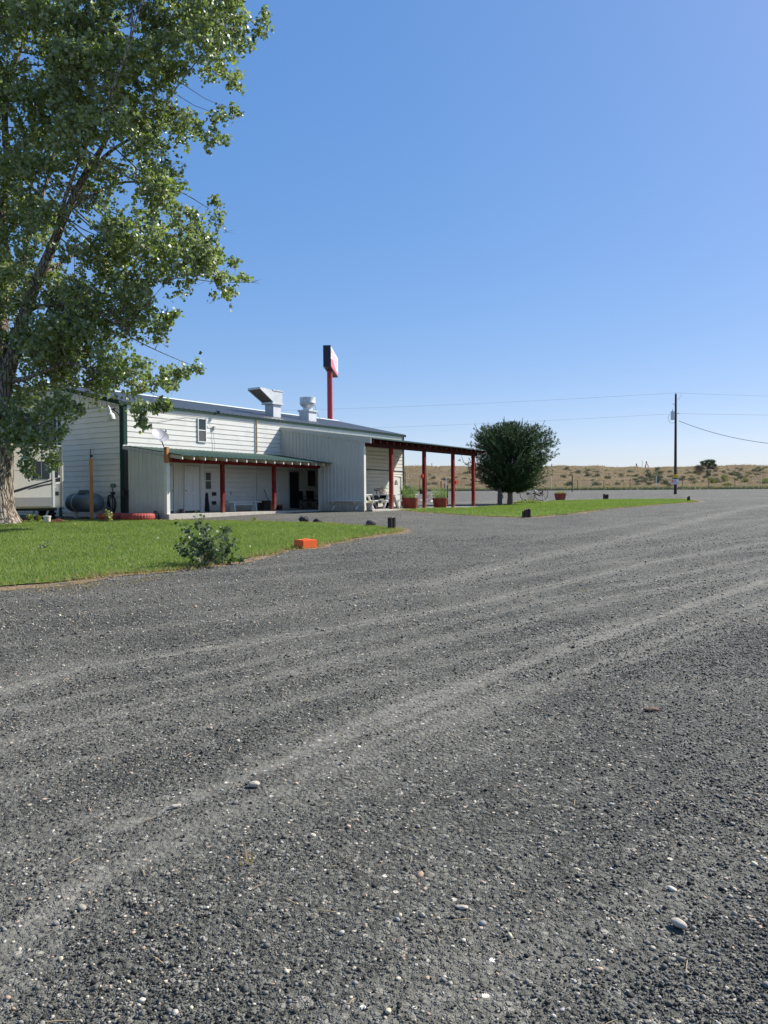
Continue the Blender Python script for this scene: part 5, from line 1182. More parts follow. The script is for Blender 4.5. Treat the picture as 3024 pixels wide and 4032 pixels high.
# ------------------------------------------------------------------ big cottonwood
TB = P(-12, 2063); TY0 = TB.y
CT = thing('cottonwood_tree', 'huge leaning cottonwood with furrowed trunk at the left edge of the lawn', 'tree', TB)
def tp(px, py, dy=0.0): return at_depth(px, py, TY0+dy)-TB
def limb(pts, mbx, n=10):
    """pts: (px, py, dy, radius)"""
    kk_ = 1 if pts[0][1] > 2000 else .80
    P3 = [tp(a, b, c) for a, b, c, r in pts]; rs = [r*kk_ for *_, r in pts]; out = []; ro = []
    for i in range(len(P3)-1):
        for k in range(4):
            f = k/4; p0 = P3[max(i-1,0)]; p1 = P3[i]; p2 = P3[i+1]; p3 = P3[min(i+2,len(P3)-1)]
            q = .5*((2*p1)+(p2-p0)*f+(2*p0-5*p1+4*p2-p3)*f*f+(3*p1-p0-3*p2+p3)*f**3); out.append(q); ro.append(rs[i]+(rs[i+1]-rs[i])*f)
    out.append(P3[-1]); ro.append(rs[-1]); mbx.tube(out, ro, n); return [(o, r) for o, r in zip(out, ro)]
NODES = []
mbx = MB()
# trunk with flared, fluted base
tr_pts = [(-14,2075,0,1.0),(-14,2048,0,.80),(-13,2005,0,.62),(-12,1930,0,.555),(-10,1820,0,.535),(-8,1700,0,.52),(0,1600,0,.49)]
st0 = len(mbx.v); n_ = 28; NODES += limb(tr_pts, mbx, n_)
for i in range(st0, len(mbx.v)):
    x, y, z = mbx.v[i]; a = ((i-st0) % n_)/n_*2*PI; f = max(0, 1-z/1.0)
    k = 1+.05*math.sin(a*7+z*.9)+.03*math.sin(a*13-z*1.7)+f*.22*max(0, math.sin(a*4.0+.5))
    ctr = (mbx.v[st0+((i-st0)//n_)*n_][0], 0); cx_ = sum(mbx.v[st0+((i-st0)//n_)*n_+j][0] for j in range(0, n_, 7))/4; cy_ = sum(mbx.v[st0+((i-st0)//n_)*n_+j][1] for j in range(0, n_, 7))/4
    mbx.v[i] = (cx_+(x-cx_)*k, cy_+(y-cy_)*k, z)
LIMBS = [
 [(0,1600,0,.50),(20,1500,.1,.36),(62,1370,.2,.30),(100,1230,.2,.27),(150,1100,0,.24),(215,950,-.3,.20),(265,830,-.5,.175),(335,690,-.7,.15),(390,600,-.8,.11),(430,520,-.9,.08),(480,330,-1.2,.05),(520,100,-1.4,.03)],
 [(345,690,-.7,.11),(430,600,-.4,.075),(520,540,-.1,.055),(600,470,.2,.045),(710,325,.4,.03),(830,170,.6,.018)],
 [(0,1600,0,.42),(5,1450,.4,.34),(8,1250,.8,.30),(15,1050,1.0,.26),(10,850,1.1,.22),(30,650,1.2,.18),(20,450,1.3,.14),(60,250,1.4,.10),(130,60,1.5,.07),(150,-200,1.6,.04)],
 [(20,1480,.2,.26),(90,1360,1.0,.17),(140,1310,1.3,.14),(200,1280,1.6,.11),(290,1230,1.9,.07),(420,1190,2.2,.05),(560,1130,2.3,.035),(700,1095,2.3,.026),(850,1110,2.3,.018),(1000,1112,2.3,.008)],
 [(90,1250,.2,.13),(130,1215,-.3,.10),(200,1200,-.7,.08),(300,1205,-1.2,.06),(420,1250,-1.6,.045),(520,1330,-1.9,.03),(640,1390,-2.0,.018),(760,1440,-2.1,.008)],
 [(30,1500,0,.16),(100,1490,-.6,.10),(180,1460,-1.0,.075),(270,1430,-1.3,.06),(340,1450,-1.5,.045),(440,1485,-1.7,.035),(540,1520,-1.8,.022),(620,1560,-1.9,.012)],
 [(8,1200,.8,.16),(70,1100,1.6,.12),(120,900,2.2,.10),(190,700,2.6,.085),(230,500,2.9,.07),(255,300,3.1,.05),(270,60,3.3,.035),(290,-200,3.4,.02)],
 [(215,950,-.3,.12),(250,800,-1.4,.085),(310,640,-2.1,.065),(420,400,-2.6,.05),(500,200,-2.9,.035),(560,0,-3.1,.02)],
 [(265,830,-.5,.10),(380,760,.4,.07),(470,720,.9,.055),(580,720,1.3,.04),(700,750,1.6,.025),(820,820,1.8,.012)],
 [(8,1650,0,.2),(80,1640,-1.2,.09),(140,1680,-1.8,.06),(190,1750,-2.2,.03)],
 [(-8,1560,0,.4),(-120,1350,.5,.30),(-260,1050,1.0,.22),(-400,700,1.6,.15),(-520,300,2.0,.09),(-600,-200,2.4,.04)],
 [(15,1050,1.0,.2),(-80,800,-.5,.15),(-160,500,-1.5,.12),(-220,150,-2.2,.08),(-260,-300,-2.8,.04)],
 [(150,1100,0,.10),(260,1020,1.2,.07),(400,960,2.0,.05),(560,930,2.5,.035),(720,930,2.8,.022),(860,940,3.0,.01)],
]
for lb in LIMBS: NODES += limb(lb, mbx, 9)
NP = np.array([n[0][:] for n in NODES]); NR = np.array([n[1] for n in NODES])
# crown outline as seen; twig clusters fill its volume
CROWN = [(-120,-260),(900,-260),(995,0),(1061,60),(1054,126),(995,159),(955,199),(928,265),(941,391),(882,391),(796,378),(729,318),(663,391),(780,415),(922,424),(915,457),(875,530),(782,623),(749,696),(703,729),(729,769),(749,829),(800,810),(842,776),(862,862),(889,941),(862,994),(922,1013),(928,1072),(968,1099),(922,1158),(862,1192),(829,1165),(703,1145),(663,1218),(617,1192),(696,1238),(637,1331),(583,1364),(617,1404),(663,1444),(782,1437),(729,1483),(716,1517),(663,1543),(597,1556),(520,1570),(424,1570),(331,1583),(331,1536),(240,1545),(298,1603),(292,1642),(265,1690),(245,1740),(205,1775),(150,1770),(110,1800),(60,1770),(-120,1740)]
CA = np.array(CROWN, float)
def cdist(x, y): return polydist(x, y, np.vstack([CA, CA[:1]]))
rg = np.random.default_rng(101)
C_ = []; tries = 0
while len(C_) < 395 and tries < 60000:
    tries += 1; x = rg.uniform(-120, 1000); y = rg.uniform(-260, 1850)
    if not in_poly(np.array([x]), np.array([y]), CROWN)[0]: continue
    d = float(cdist(np.array([x]), np.array([y]))[0])
    if x > 100 and d < 22: continue
    th = 3.2*(1-math.exp(-max(d, 20)/150.)); dy = rg.uniform(-1, 1)*th
    if x < 90 and 1560 < y: dy = -abs(dy)*.5-.5 if y < 1700 else 1.0
    if y > 520 and dy < .35 and rg.uniform() < .88 and min(float(polydist(np.array([x]), np.array([y]), np.array([(a, b) for a, b, *_ in lb]))[0]) for lb in LIMBS[:3]) < 42: continue
    rad = min(.78, .20+d/F*TY0*.85)*rg.uniform(.8, 1.1)
    C_.append((x, y, dy, rad))
for x, y, dy, rad in ((1035,80,.3,.32),(1010,120,.4,.3),(925,300,.5,.3),(905,430,.4,.3),(860,540,.3,.3),(842,800,1.8,.22),(850,850,1.8,.3),(920,1040,2.3,.25),(950,1095,2.3,.2),(600,1600,-1.9,.18),(560,1640,-1.9,.2),(572,1665,-1.9,.15),(540,1600,-1.8,.25),(660,1596,-1.9,.15),(640,1580,-1.9,.2),(770,1442,-2.1,.16),(730,1455,-2.1,.2),(690,1465,-2.1,.25),(310,1600,-1.5,.2),(270,1600,-1.5,.22),(690,1240,-1.9,.15),(655,1260,-1.9,.2),(250,1630,-2.0,.28),(230,1700,-2.0,.3),(205,1800,-2.2,.17),(204,1830,-2.2,.12),(112,1820,-2.2,.2),(112,1855,-2.2,.14),(900,1140,2.3,.2),(240,1560,-2,.3),(180,1620,-2,.4),(150,1720,-2,.35),(110,1760,-2,.3),(60,1740,-1.6,.3),(40,1690,-1.5,.4),(90,1680,-1.8,.4),(190,1760,-2,.3)): C_.append((x, y, dy, rad))
PTS = []; TW = MB(); SC = []
def fill_clump(c, rad, dens=1.0, size=(.10,.165), twig=True):
    j = int(np.argmin(np.sum((NP-c)**2, 1)+NR*2)); s = NP[j]
    if twig:
        m_ = (s+c)/2+np.array((0,0,-.05*np.linalg.norm(c-s))); r0 = min(NR[j]*.5, .012+.012*np.linalg.norm(c-s)); TW.tube([s, m_, c], [r0, r0*.7, .006], 5, False)
    out = unit((c-s)[None])[0]; ns = max(4, int((8+34*rad*rad)*dens))
    for k in range(ns):
        o = rg.normal(size=3); o = o/np.linalg.norm(o)*rad*rg.uniform(.15, 1)**.6; o[2] *= .85
        dv = o/rad*.7+out*.5+rg.normal(size=3)*.45; dv[2] += .10
        dv /= np.linalg.norm(dv); Ls = rg.uniform(.22, .48)*min(1, .45+rad)
        b0 = c+o*.8; nl = int(rg.integers(8, 14)); PTS.append(sprig_leaves(b0, dv, Ls, nl, .1, rg, .045, .2)); SC.append(rg.uniform(*size, nl))
        if twig and k % 3 == 0: TW.tube([c, b0, b0+dv*Ls*.9], [.006,.004,.0025], 3, False)
for x, y, dy, rad in C_: fill_clump(np.array(tp(x, y, dy)), rad)
nvis = sum(len(p) for p in PTS)
# the rest of the crown beyond the left and upper edges of the photograph (larger leaves, fewer)
for k in range(120):
    a = rg.uniform(0, 2*PI); rr = rg.uniform(.3, 1)**.5; x = -3.0-6.5*abs(math.cos(a))*rr if k < 170 else rg.uniform(-4, 3); z = rg.uniform(5, 23) if k < 170 else rg.uniform(22, 27)
    yy = 4.5*math.sin(a)*rr; f = 1-abs((z-13)/16)**2; x = x*max(.4, f) if k < 170 else x
    fill_clump(np.array((x-.6, yy, z)), rg.uniform(.8, 1.2), .45, (.14,.22))
LPT = np.concatenate(PTS); SZ = np.concatenate(SC)
V, Fc = leaves(LPT, SZ, None, .95, .3, rg)
tnt = np.clip(.5+.28*rg.normal(size=len(LPT))+.2*wob(LPT[:,0], LPT[:,2], 1.3), 0, 1)
np_mesh('crown', V, Fc, MAT['leaf'], np.repeat(tnt, 4), CT)
mbx.build('trunk', MAT['bark'], CT, smooth=True); TW.build('twigs', MAT['bark'], CT, fixn=False)
# dead fine twigs at branch tips
DT = MB(); rgp = random.Random(5)
for (px, py, dy) in ((1000,1112,2.3),(960,1100,2.3),(890,915,1.9),(950,205,.5)):
    s = tp(px, py, dy)
    for k in range(7 if px == 1000 else 3):
        e = s+Vector((rgp.uniform(.05,.35), rgp.uniform(-.1,.1), rgp.uniform(-.12,.18))); DT.tube([s-Vector((.1,0,0)), (s+e)/2+Vector((0,0,.02)), e], [.005,.004,.002], 4)
DT.build('dead_twigs', M('grey_twig', (.30,.24,.20), .8), CT)
print('leaves', nvis, len(LPT))

# ------------------------------------------------------------------ round spruce on the far lawn
q = P(2008, 1986); SPR = thing('spruce_tree', 'round dark green spruce with a bare pale trunk on the far lawn', 'tree', q)
sc_ = q.y/F; Hs = (1986-1650)*sc_; rg = np.random.default_rng(111)
mb = MB(); mb.tube([(0,0,-.2),(0,0,.05),(.01,0,.4),(.0,0,1.3),(0,0,Hs*.7)], [.24,.21,.175,.16,.06], 16); mb.build('trunk', MAT['bark_grey'], SPR, smooth=True)
# silhouette radius (left,right) against height, measured in the photograph
hs = np.array([1938,1918,1892,1862,1822,1785,1750,1718,1694,1680,1670]); lf = np.array([30,92,122,140,145,150,152,140,120,85,20]); rt = np.array([30,92,122,142,155,166,168,150,135,110,20])
hz_ = (1986-hs)*sc_; lf = lf*sc_; rt = rt*sc_
NV = []; NF = []; cnt = 0; TWS = MB(); pos_all = []; dir_all = []; len_all = []
for k in range(1050):
    zt_ = rg.uniform(hz_[0], hz_[-1]); a = rg.uniform(0, 2*PI)
    if k < 130: zt_ = rg.uniform(hz_[6], hz_[-1])
    rl, rr_ = np.interp(zt_, hz_, lf), np.interp(zt_, hz_, rt); rad = (rr_ if math.cos(a) > 0 else rl)*(1+.13*math.sin(3*a+zt_*1.7+.8)+.09*math.sin(7*a-zt_*2.3))*(rg.uniform(.72, 1.0) if rg.uniform() > .14 else rg.uniform(1.05, 1.22))
    tip = np.array((math.cos(a)*rad, math.sin(a)*rad*.95, zt_)); s = np.array((0, 0, max(1.0, min(zt_-rad*.75, Hs*.72))))*1.0; s[2] = max(1.15, zt_-rad*rg.uniform(.25,.65))
    s[2] = min(s[2], Hs*.7)
    d = tip-s; Ld = np.linalg.norm(d); d /= Ld
    # upturned outer end
    nseg = 9; pts = [s+(tip-s)*f+np.array((0,0,.35*(f**2-f)))*Ld*.35 for f in np.linspace(0,1,nseg)]
    if k % 2 == 0: TWS.tube(pts, [max(.004,.022*(1-i/nseg)) for i in range(nseg)], 4, False)
    for i in range(2, nseg):
        p_ = pts[i]; along = pts[i]-pts[i-1]; along /= np.linalg.norm(along)
        for j in range(4):
            side = rg.normal(size=3); side -= side.dot(along)*along; side /= np.linalg.norm(side); dv = along*.9+side*.75+np.array((0,0,.25)); dv /= np.linalg.norm(dv)
            L2 = rg.uniform(.16,.34)*(1.1-.55*i/nseg); m_ = 11
            tt = np.linspace(.05, 1, m_)[:, None]; pp = p_[None]+dv[None]*tt*L2; sd = rg.normal(size=(m_,3)); sd -= (sd@dv)[:,None]*dv[None]; sd = unit(sd)
            pos_all.append(pp); dir_all.append(unit(dv[None]*.75+sd)); len_all.append(rg.uniform(.05,.085,m_))
    m_ = 46; tt = np.linspace(.72, 1.0, m_)[:, None]; pp = s[None]+(tip-s)[None]*tt+rg.normal(size=(m_,3))*.012; sd = rg.normal(size=(m_,3)); pos_all.append(pp); dir_all.append(unit(d[None]*.9+unit(sd)*.7)); len_all.append(rg.uniform(.04,.08,m_))
    if k % 5 == 0 and zt_ > 2.6:   # upright leaders give the spiky outline
        m_ = 60; up_ = np.array((d[0]*.45, d[1]*.45, 1.0)); up_ /= np.linalg.norm(up_); hl = rg.uniform(.25,.62); tt = np.linspace(0, 1, m_)[:, None]; b0 = s+(tip-s)*.92; pp = b0[None]+up_[None]*tt*hl; sd = rg.normal(size=(m_,3)); pos_all.append(pp); dir_all.append(unit(up_[None]*.8+unit(sd)*(1.1-.5*tt))); len_all.append(rg.uniform(.05,.10,m_)*(1.1-.5*tt[:,0])); TWS.tube([b0, b0+up_*hl], [.010,.003], 3, False)
PA, DA, LA = np.concatenate(pos_all), np.concatenate(dir_all), np.concatenate(len_all)
sd = unit(np.cross(DA, rg.normal(size=DA.shape)))*.013
V = np.stack([PA-sd, PA+sd, PA+DA*LA[:,None]], 1).reshape(-1, 3); Fc = np.arange(len(V)).reshape(-1, 3)
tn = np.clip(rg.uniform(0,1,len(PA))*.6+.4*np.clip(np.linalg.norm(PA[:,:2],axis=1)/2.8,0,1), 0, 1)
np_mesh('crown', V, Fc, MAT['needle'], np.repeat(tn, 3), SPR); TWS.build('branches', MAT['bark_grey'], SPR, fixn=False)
print('needles', len(PA))
# carved statue beside the spruce
q = P(1968, 1988); ST = thing('carved_figure', 'weathered grey carved wooden figure standing left of the spruce trunk', 'statue', q); k = q.y/F
hh = (1988-1921)*k; rr = 9*k
mb = MB(); n = 14; prof = [(0,-.1),(1.05,-.1),(1.1,.08),(1.05,.35),(1.0,.55),(1.08,.62),(.85,.70),(.78,.80),(.72,.92),(.45,.985),(0,1.0)]
mb.lathe([(a*rr, b_*hh) for a, b_ in prof], n); mb.build('body', MAT['statue'], ST, smooth=True)
mb = MB(); mb.tube([(rr*.7,-rr*.6,hh*.66),(rr*1.2,-rr*.6,hh*.55),(rr*1.3,-rr*.7,hh*.42),(rr*.8,-rr*.9,hh*.36)], .035, 7); mb.tube([(-rr*.6,-rr*.8,hh*.66),(-rr*.3,-rr*1.15,hh*.55),(rr*.4,-rr*1.1,hh*.60)], .04, 7); mb.build('arm', MAT['statue'], ST, smooth=True)
mb = MB(); mb.bx((0,-rr*.78,hh*.84),(rr*.3,rr*.3,hh*.05)); mb.build('nose', MAT['statue'], ST, bevel=.01)
mb = MB(); mb.bx((0,0,0),(.5,.28,.10)); simple(2003, 1990, mb, 'flat_stone', 'dark flat stone at the foot of the spruce', 'stone', MAT['rock'], .2, bevel=.03)

# flower bed and antique two wheeled implement
q0 = P(2092, 1981); rg = np.random.default_rng(121); n = 1500; k = q0.y/F
p = np.column_stack([q0.x+rg.uniform(-62,72,n)*k, q0.y+rg.normal(size=n)*.35, np.zeros(n)]); p[:, 2] = T(p[:,0],p[:,1])+rg.uniform(.02,.20,n)*np.clip(1.2-np.abs(p[:,0]-q0.x+.2)/1.3,.3,1)
V, Fc = leaves(p, rg.uniform(.06,.14,n), None, .8, .3, rg); tag(np_mesh('bed_plants', V, Fc, MAT['bed'], np.repeat(rg.uniform(0,1,n),4)), kind='stuff')
q = P(2100, 1977); k = q.y/F; AR = thing('antique_rake', 'antique iron implement with two large spoked wheels standing in the flower bed', 'farm implement', q)
def wheel(px, py, rpx, dy, nsp):
    c = at_depth(px, py, q.y+dy)-q; r_ = rpx*k; mb = MB()
    ring = [c+Vector((r_*math.cos(a)*.97, r_*math.sin(a)*.18, r_*math.sin(a))) for a in [i*PI/20 for i in range(41)]]; mb.tube(ring, .024, 6, False); w = mb.build('wheel', MAT['steel'], AR, smooth=True)
    mb = MB()
    for i in range(nsp): a = 2*PI*i/nsp+.1; mb.tube([c, c+Vector((r_*math.cos(a)*.97, r_*math.sin(a)*.18, r_*math.sin(a)))], .006, 4)
    mb.build('spokes', MAT['steel'], w); mb = MB(); mb.tube([c-Vector((0,.1,0)), c+Vector((0,.1,0))], .07, 12); mb.build('hub', MAT['steel'], w); return c
c1 = wheel(2078, 1945, 31, -.2, 18); c2 = wheel(2130, 1942, 29, .7, 18)
mb = MB(); mb.tube([c1, c2], .03, 8); mb.build('axle', MAT['steel'], AR)
for a, b_ in ((c1+Vector((0,.1,0)), at_depth(2102,1930,q.y)-q), (at_depth(2105,1930,q.y)-q, at_depth(2118,1938,q.y)-q)): mb = MB(); mb.tube([a, b_], .035, 8); mb.build('frame_bar', MAT['trim_white'], AR)
mb = MB(); mb.tube([at_depth(2100,1942,q.y)-q, at_depth(2136,1928,q.y+.2)-q, at_depth(2130,1950,q.y+.2)-q, at_depth(2138,1952,q.y+.3)-q, at_depth(2136,1928,q.y+.2)-q], .028, 8); mb.build('lever', MAT['steel'], AR)
mb = MB(); mb.tube([at_depth(2100,1942,q.y)-q, at_depth(2128,1951,q.y)-q], .05, 8); mb.build('seat_beam', MAT['steel'], AR)
e = at_depth(2143,1977,q.y)-q; mb = MB(); mb.tube([at_depth(2136,1954,q.y)-q, e], .035, 8); mb.build('prop_leg', MAT['trim_white'], AR)
for i in range(6):
    s = at_depth(2088+i*4,1950,q.y-.1)-q; mb = MB(); mb.tube([s, s+Vector((-.16,-.1,-.18)), s+Vector((-.12,-.12,-.40)), s+Vector((.03,-.1,-.52))], .008, 5); mb.build('tine', MAT['steel'], AR)
# red planter box
q = P(2206, 1969); k = q.y/F; PB = thing('planter_box', 'red rectangular tub of dry grass right of the antique wheels', 'planter', q, .5); W_ = 40*k; Hh = 24*k
mb = MB(); mb.add([(-W_*.40,-.24,0.05),(W_*.40,-.24,.05),(W_*.40,.24,.05),(-W_*.40,.24,.05),(-W_*.46,-.30,Hh),(W_*.46,-.30,Hh),(W_*.46,.30,Hh),(-W_*.46,.30,Hh)], [(3,2,1,0),(0,1,5,4),(1,2,6,5),(2,3,7,6),(3,0,4,7),(4,5,6,7)]); mb.build('tub', MAT['planter_red'], PB, bevel=.03)
mb = MB(); mb.box((-W_*.49,-.33,Hh-.02),(W_*.49,.33,Hh+.03)); mb.build('rim', MAT['planter_red'], PB)
for x in (-1, 1): mb = MB(); mb.box((x*W_*.3-.05,-.2,0),(x*W_*.3+.05,.2,.06)); mb.build('foot', MAT['dark_brown'], PB)
n = 600; p = np.column_stack([rg.uniform(-W_*.44,W_*.44,n), rg.uniform(-.27,.27,n), np.full(n, Hh+.03)]); V, Fc = blades(p, rg.uniform(.08,.26,n), rg.uniform(.008,.02,n), .5, rg); np_mesh('dry_grass', V, Fc, MAT['herb_dry'], np.repeat(rg.uniform(0,1,n),3), PB)

# ------------------------------------------------------------------ utility pole, transformer, wires
q = P(2659, 1946); k = q.y/F; ptop = at_depth(2661, 1552, q.y); lean = (ptop-q); Hp = lean.z
UPo = thing('utility_pole', 'tall dark wooden utility pole with transformer and an RV sign', 'utility pole', q)
mb = MB(); mb.tube([(0,0,-.3), lean*.5, lean], [.155,.125,.095], 16); mb.build('pole', MAT['utility'], UPo, smooth=True)
up = lambda px, py, dy=0.: at_depth(px, py, q.y+dy)-q
cT = up(2648, 1637, -.05); h2 = 16*k
mb = MB(); mb.lathe([(0,-h2),(.17,-h2),(.175,-h2+.03),(.175,h2-.06),(.185,h2-.05),(.185,h2),(.12,h2+.04),(0,h2+.05)], 20, tuple(cT)); TF = mb.build('transformer', MAT['galv_side'], UPo, smooth=True)
mb = MB(); mb.tube([cT+Vector((0,0,h2)), cT+Vector((0,0,h2+.28))], [.035,.02], 8); mb.build('bushing', MAT['dark_metal'], TF)
mb = MB(); mb.beam(cT+Vector((.1,0,h2*.5)), cT+Vector((.33,0,h2*.5)), .06,.06); mb.beam(cT+Vector((.1,0,-h2*.5)), cT+Vector((.33,0,-h2*.5)), .06,.06); mb.build('bracket', MAT['dark_metal'], TF)
mb = MB(); mb.lathe([(0,0),(.03,0),(.05,.03),(.03,.07),(.05,.10),(.03,.14),(0,.16)], 10, tuple(lean)); mb.build('top_insulator', MAT['dark_metal'], UPo, smooth=True)
mb = MB(); mb.tube([up(2662,1630),up(2671,1627)], .02, 6); mb.lathe([(0,-.06),(.04,-.05),(.04,.05),(0,.06)], 8, tuple(up(2671,1627))); mb.build('side_insulator', MAT['dark_metal'], UPo)
mb = MB(); mb.tube([up(2647,1590),up(2657,1592),up(2657,1598)], .022, 6); mb.build('fuse_cutout', MAT['dark_metal'], UPo)
mb = MB(); mb.tube([up(2636,1632),up(2631,1640),up(2631,1650),up(2638,1664),up(2646,1667),up(2658,1663)], .018, 6); mb.build('drip_loop', MAT['cable_grey'], UPo)
mb = MB(); mb.tube([up(2664,1576),up(2676,1568),up(2682,1556),up(2681,1548)], .010, 5); mb.build('jumper_wire', MAT['cable_grey'], UPo)
def board(px0, py0, px1, py1, mat, name, parent, dy=-.17):
    a = up(px0, py0, dy); b_ = up(px1, py1, dy); mb = MB(); mb.box((a.x, a.y, b_.z),(b_.x, a.y+.02, a.z)); return mb.build(name, mat, parent), a, b_
YS, a, b_ = board(2650,1867,2666,1883,MAT['yellow'],'yellow_placard',UPo)
cx_ = (a.x+b_.x)/2; cz = (a.z+b_.z)/2; s = (b_.x-a.x)*.5
mb = MB(); mb.prism([(cx_-s*.12,a.y-.006,cz-s*.4),(cx_+s*.12,a.y-.006,cz-s*.4),(cx_+s*.05,a.y-.006,cz+s*.15),(cx_+s*.2,a.y-.006,cz+s*.1),(cx_,a.y-.006,cz+s*.5),(cx_-s*.2,a.y-.006,cz+s*.1),(cx_-s*.05,a.y-.006,cz+s*.15)], (0,.004,0)); mb.build('pictogram', MAT['black'], YS)
mb = MB(); mb.box((a.x+.01,a.y-.005,b_.z+.01),(b_.x-.01,a.y-.001,b_.z+.03)); mb.build('lower_line', MAT['black'], YS)
RS, a, b_ = board(2642,1887,2673,1907,MAT['sign_white'],'rv_sign_board',UPo)
def text(s, loc, size, mat, parent, name='lettering', bold=.012, rot=(PI/2,0,0)):
    cu = bpy.data.curves.new('tmp', 'FONT'); cu.body = s; cu.size = size; cu.extrude = .002; cu.offset = bold*size; cu.align_x = 'LEFT'; cu.align_y = 'BOTTOM_BASELINE'
    t = bpy.data.objects.new('tmp', cu); COL.objects.link(t); bpy.context.view_layer.update(); me = bpy.data.meshes.new_from_object(t); bpy.data.objects.remove(t); bpy.data.curves.remove(cu)
    o = link(name, me, mat, parent); o.location = loc; o.rotation_euler = rot; return o
H2 = a.z-b_.z; W2 = b_.x-a.x
text('R', (a.x+W2*.06, a.y-.006, b_.z+H2*.32), H2*.78, MAT['sign_red'], RS, 'letter', .04); text('V', (a.x+W2*.36, a.y-.006, b_.z+H2*.32), H2*.78, MAT['sign_red'], RS, 'letter', .04)
mb = MB(); mb.box((a.x+W2*.66,a.y-.006,b_.z+H2*.32),(a.x+W2*.74,a.y-.001,b_.z+H2*.48)); mb.build('full_stop', MAT['rv_black'], RS)
mb = MB(); mb.box((a.x+W2*.12,a.y-.006,b_.z+H2*.10),(b_.x-W2*.04,a.y-.001,b_.z+H2*.17)); mb.build('underline', MAT['sign_red'], RS)
def wire(a, b_, sag, r_, label, name='power_line', n=28, mat='wire'):
    mb = MB(); a = Vector(a); b_ = Vector(b_); mb.tube([a+(b_-a)*(i/n)-Vector((0,0,sag*4*(i/n)*(1-i/n))) for i in range(n+1)], r_, 5, False); return tag(mb.build(name, MAT[mat]), label, 'wire')
wt = Vector(q)+lean+Vector((0,0,.14)); wn = q+up(2669,1628)
wire(wt, at_depth(1000, 1618, q.y+14), .25, .008, 'upper power line running left from the pole top behind the roof')
wire(wn, at_depth(900, 1700, q.y+14), .25, .008, 'lower power line running left from the pole towards the spruce')
wire(wt, at_depth(3500, 1563, q.y+4), .15, .008, 'upper power line running right from the pole top')
wire(wn, at_depth(3500, 1634, q.y+4), .1, .008, 'lower power line running right from the pole side')
s0 = q+up(2672, 1657); wire(s0, at_depth(3400, 1745, 62), 1.05, .026, 'thick grey service cable sagging down to the right of the pole', 'service_cable')
# dark steel posts in the yard
def ypost(px, py, ptop, r_, mat, name, label, cat='post'):
    q = P(px, py); h = at_depth(px, ptop, q.y).z-q.z; mb = MB(); mb.tube([(0,0,-.2),(0,0,h)], r_, 8); mb.lathe([(r_*1.25,h-.03),(r_*1.25,h+.01),(0,h+.02)], 8); o = mb.build(name, mat, smooth=True); o.location = q; return tag(o, label, cat)
ypost(2253, 1937, 1872, .055, MAT['black'], 'steel_post', 'black steel post standing alone in the gravel right of the planter box')
ypost(1762, 1984, 1912, .045, MAT['black'], 'steel_post', 'black post right behind the right canopy planter')
ypost(1751, 1960, 1905, .04, MAT['red_wood'], 'steel_post', 'dark red post behind the right canopy planter, middle of three')
ypost(1737, 1960, 1895, .045, MAT['red_wood'], 'steel_post', 'tall red post behind the right canopy planter, leftmost of three')
ypost(1679, 1962, 1868, .03, MAT['red_wood'], 'steel_post', 'thin red post just right of the second canopy post')
# ------------------------------------------------------------------ wire fence at the foot of the hill
FN2 = thing('wire_fence', 'low wire fence with thin metal posts along the foot of the hill', 'fence', (0,0,0))
fx = lambda y: 0
xs_ = np.arange(-6, 62, 3.6); pts = []
for i, x in enumerate(xs_):
    y = 103.2+.03*x+.8*math.sin(x*.05); z = Tz(x, y)-.05; pts.append(Vector((x, y, z))); hgt = 1.9 if i % 4 == 0 else 1.45
    mb = MB(); mb.tube([(x, y, z-.2), (x, y, z+hgt)], .045 if i % 4 == 0 else .032, 6); mb.build('post', MAT['galv_side'] if i % 4 == 0 else MAT['steel'], FN2)
for h in (.5, .95, 1.35):
    mb = MB(); mb.tube([p+Vector((0,0,h)) for p in pts], .010, 4, False); mb.build('wire', MAT['wire'], FN2)
# ------------------------------------------------------------------ brush on the hillside
def bush(px, py, wpx, hpx, mat, seed, name='sagebrush', n=520, leaf=.16, flat=.35, trunk=False):
    rg = np.random.default_rng(seed); q = P(px, py); k = q.y/F; W_, Hb = wpx*k/2, hpx*k
    nb = 9; cen = np.column_stack([rg.uniform(-.7,.7,nb)*W_, rg.uniform(-.6,.6,nb)*W_, rg.uniform(.3,.75,nb)*Hb]); rr = rg.uniform(.3,.5,nb)
    j = rg.integers(0, nb, n); o = unit(rg.normal(size=(n,3)))*(rg.uniform(.3,1,n)**.5)[:,None]; p = cen[j]+o*np.column_stack([rr[j]*W_, rr[j]*W_, rr[j]*Hb*.9]); p[:,2] = np.abs(p[:,2])
    V, Fc = leaves(p, rg.uniform(leaf*.6, leaf*1.3, n), unit(p+1e-3)*.8, flat, .2, rg); mbs = MB()
    for i in range(7): e = cen[i]; mbs.tube([(0,0,-.1), e*.6, e], [.05,.03,.015], 5)
    return q, (V, Fc, np.repeat(rg.uniform(0,1,n),4)), mbs
def place_bush(px, py, wpx, hpx, mat, seed, label, name='sagebrush', cat='bush', group=None, n=520, leaf=.16, flat=.35):
    q, (V, Fc, tn), mbs = bush(px, py, wpx, hpx, mat, seed, name, n, leaf, flat); t = thing(name, label, cat, q, 0, group)
    np_mesh('foliage', V, Fc, mat, tn, t); mbs.build('stems', MAT['bark_grey'], t, fixn=False); return t
place_bush(2750, 1864, 55, 36, MAT['dark_bush'], 201, 'large dark bare twiggy bush on the hillside below the small tree', 'dry_bush', n=1500, leaf=.30, flat=.10)
place_bush(2810, 1852, 46, 18, MAT['dark_bush'], 202, 'low dark twiggy bush under the small hilltop tree', 'dry_bush', n=700, leaf=.28, flat=.10)
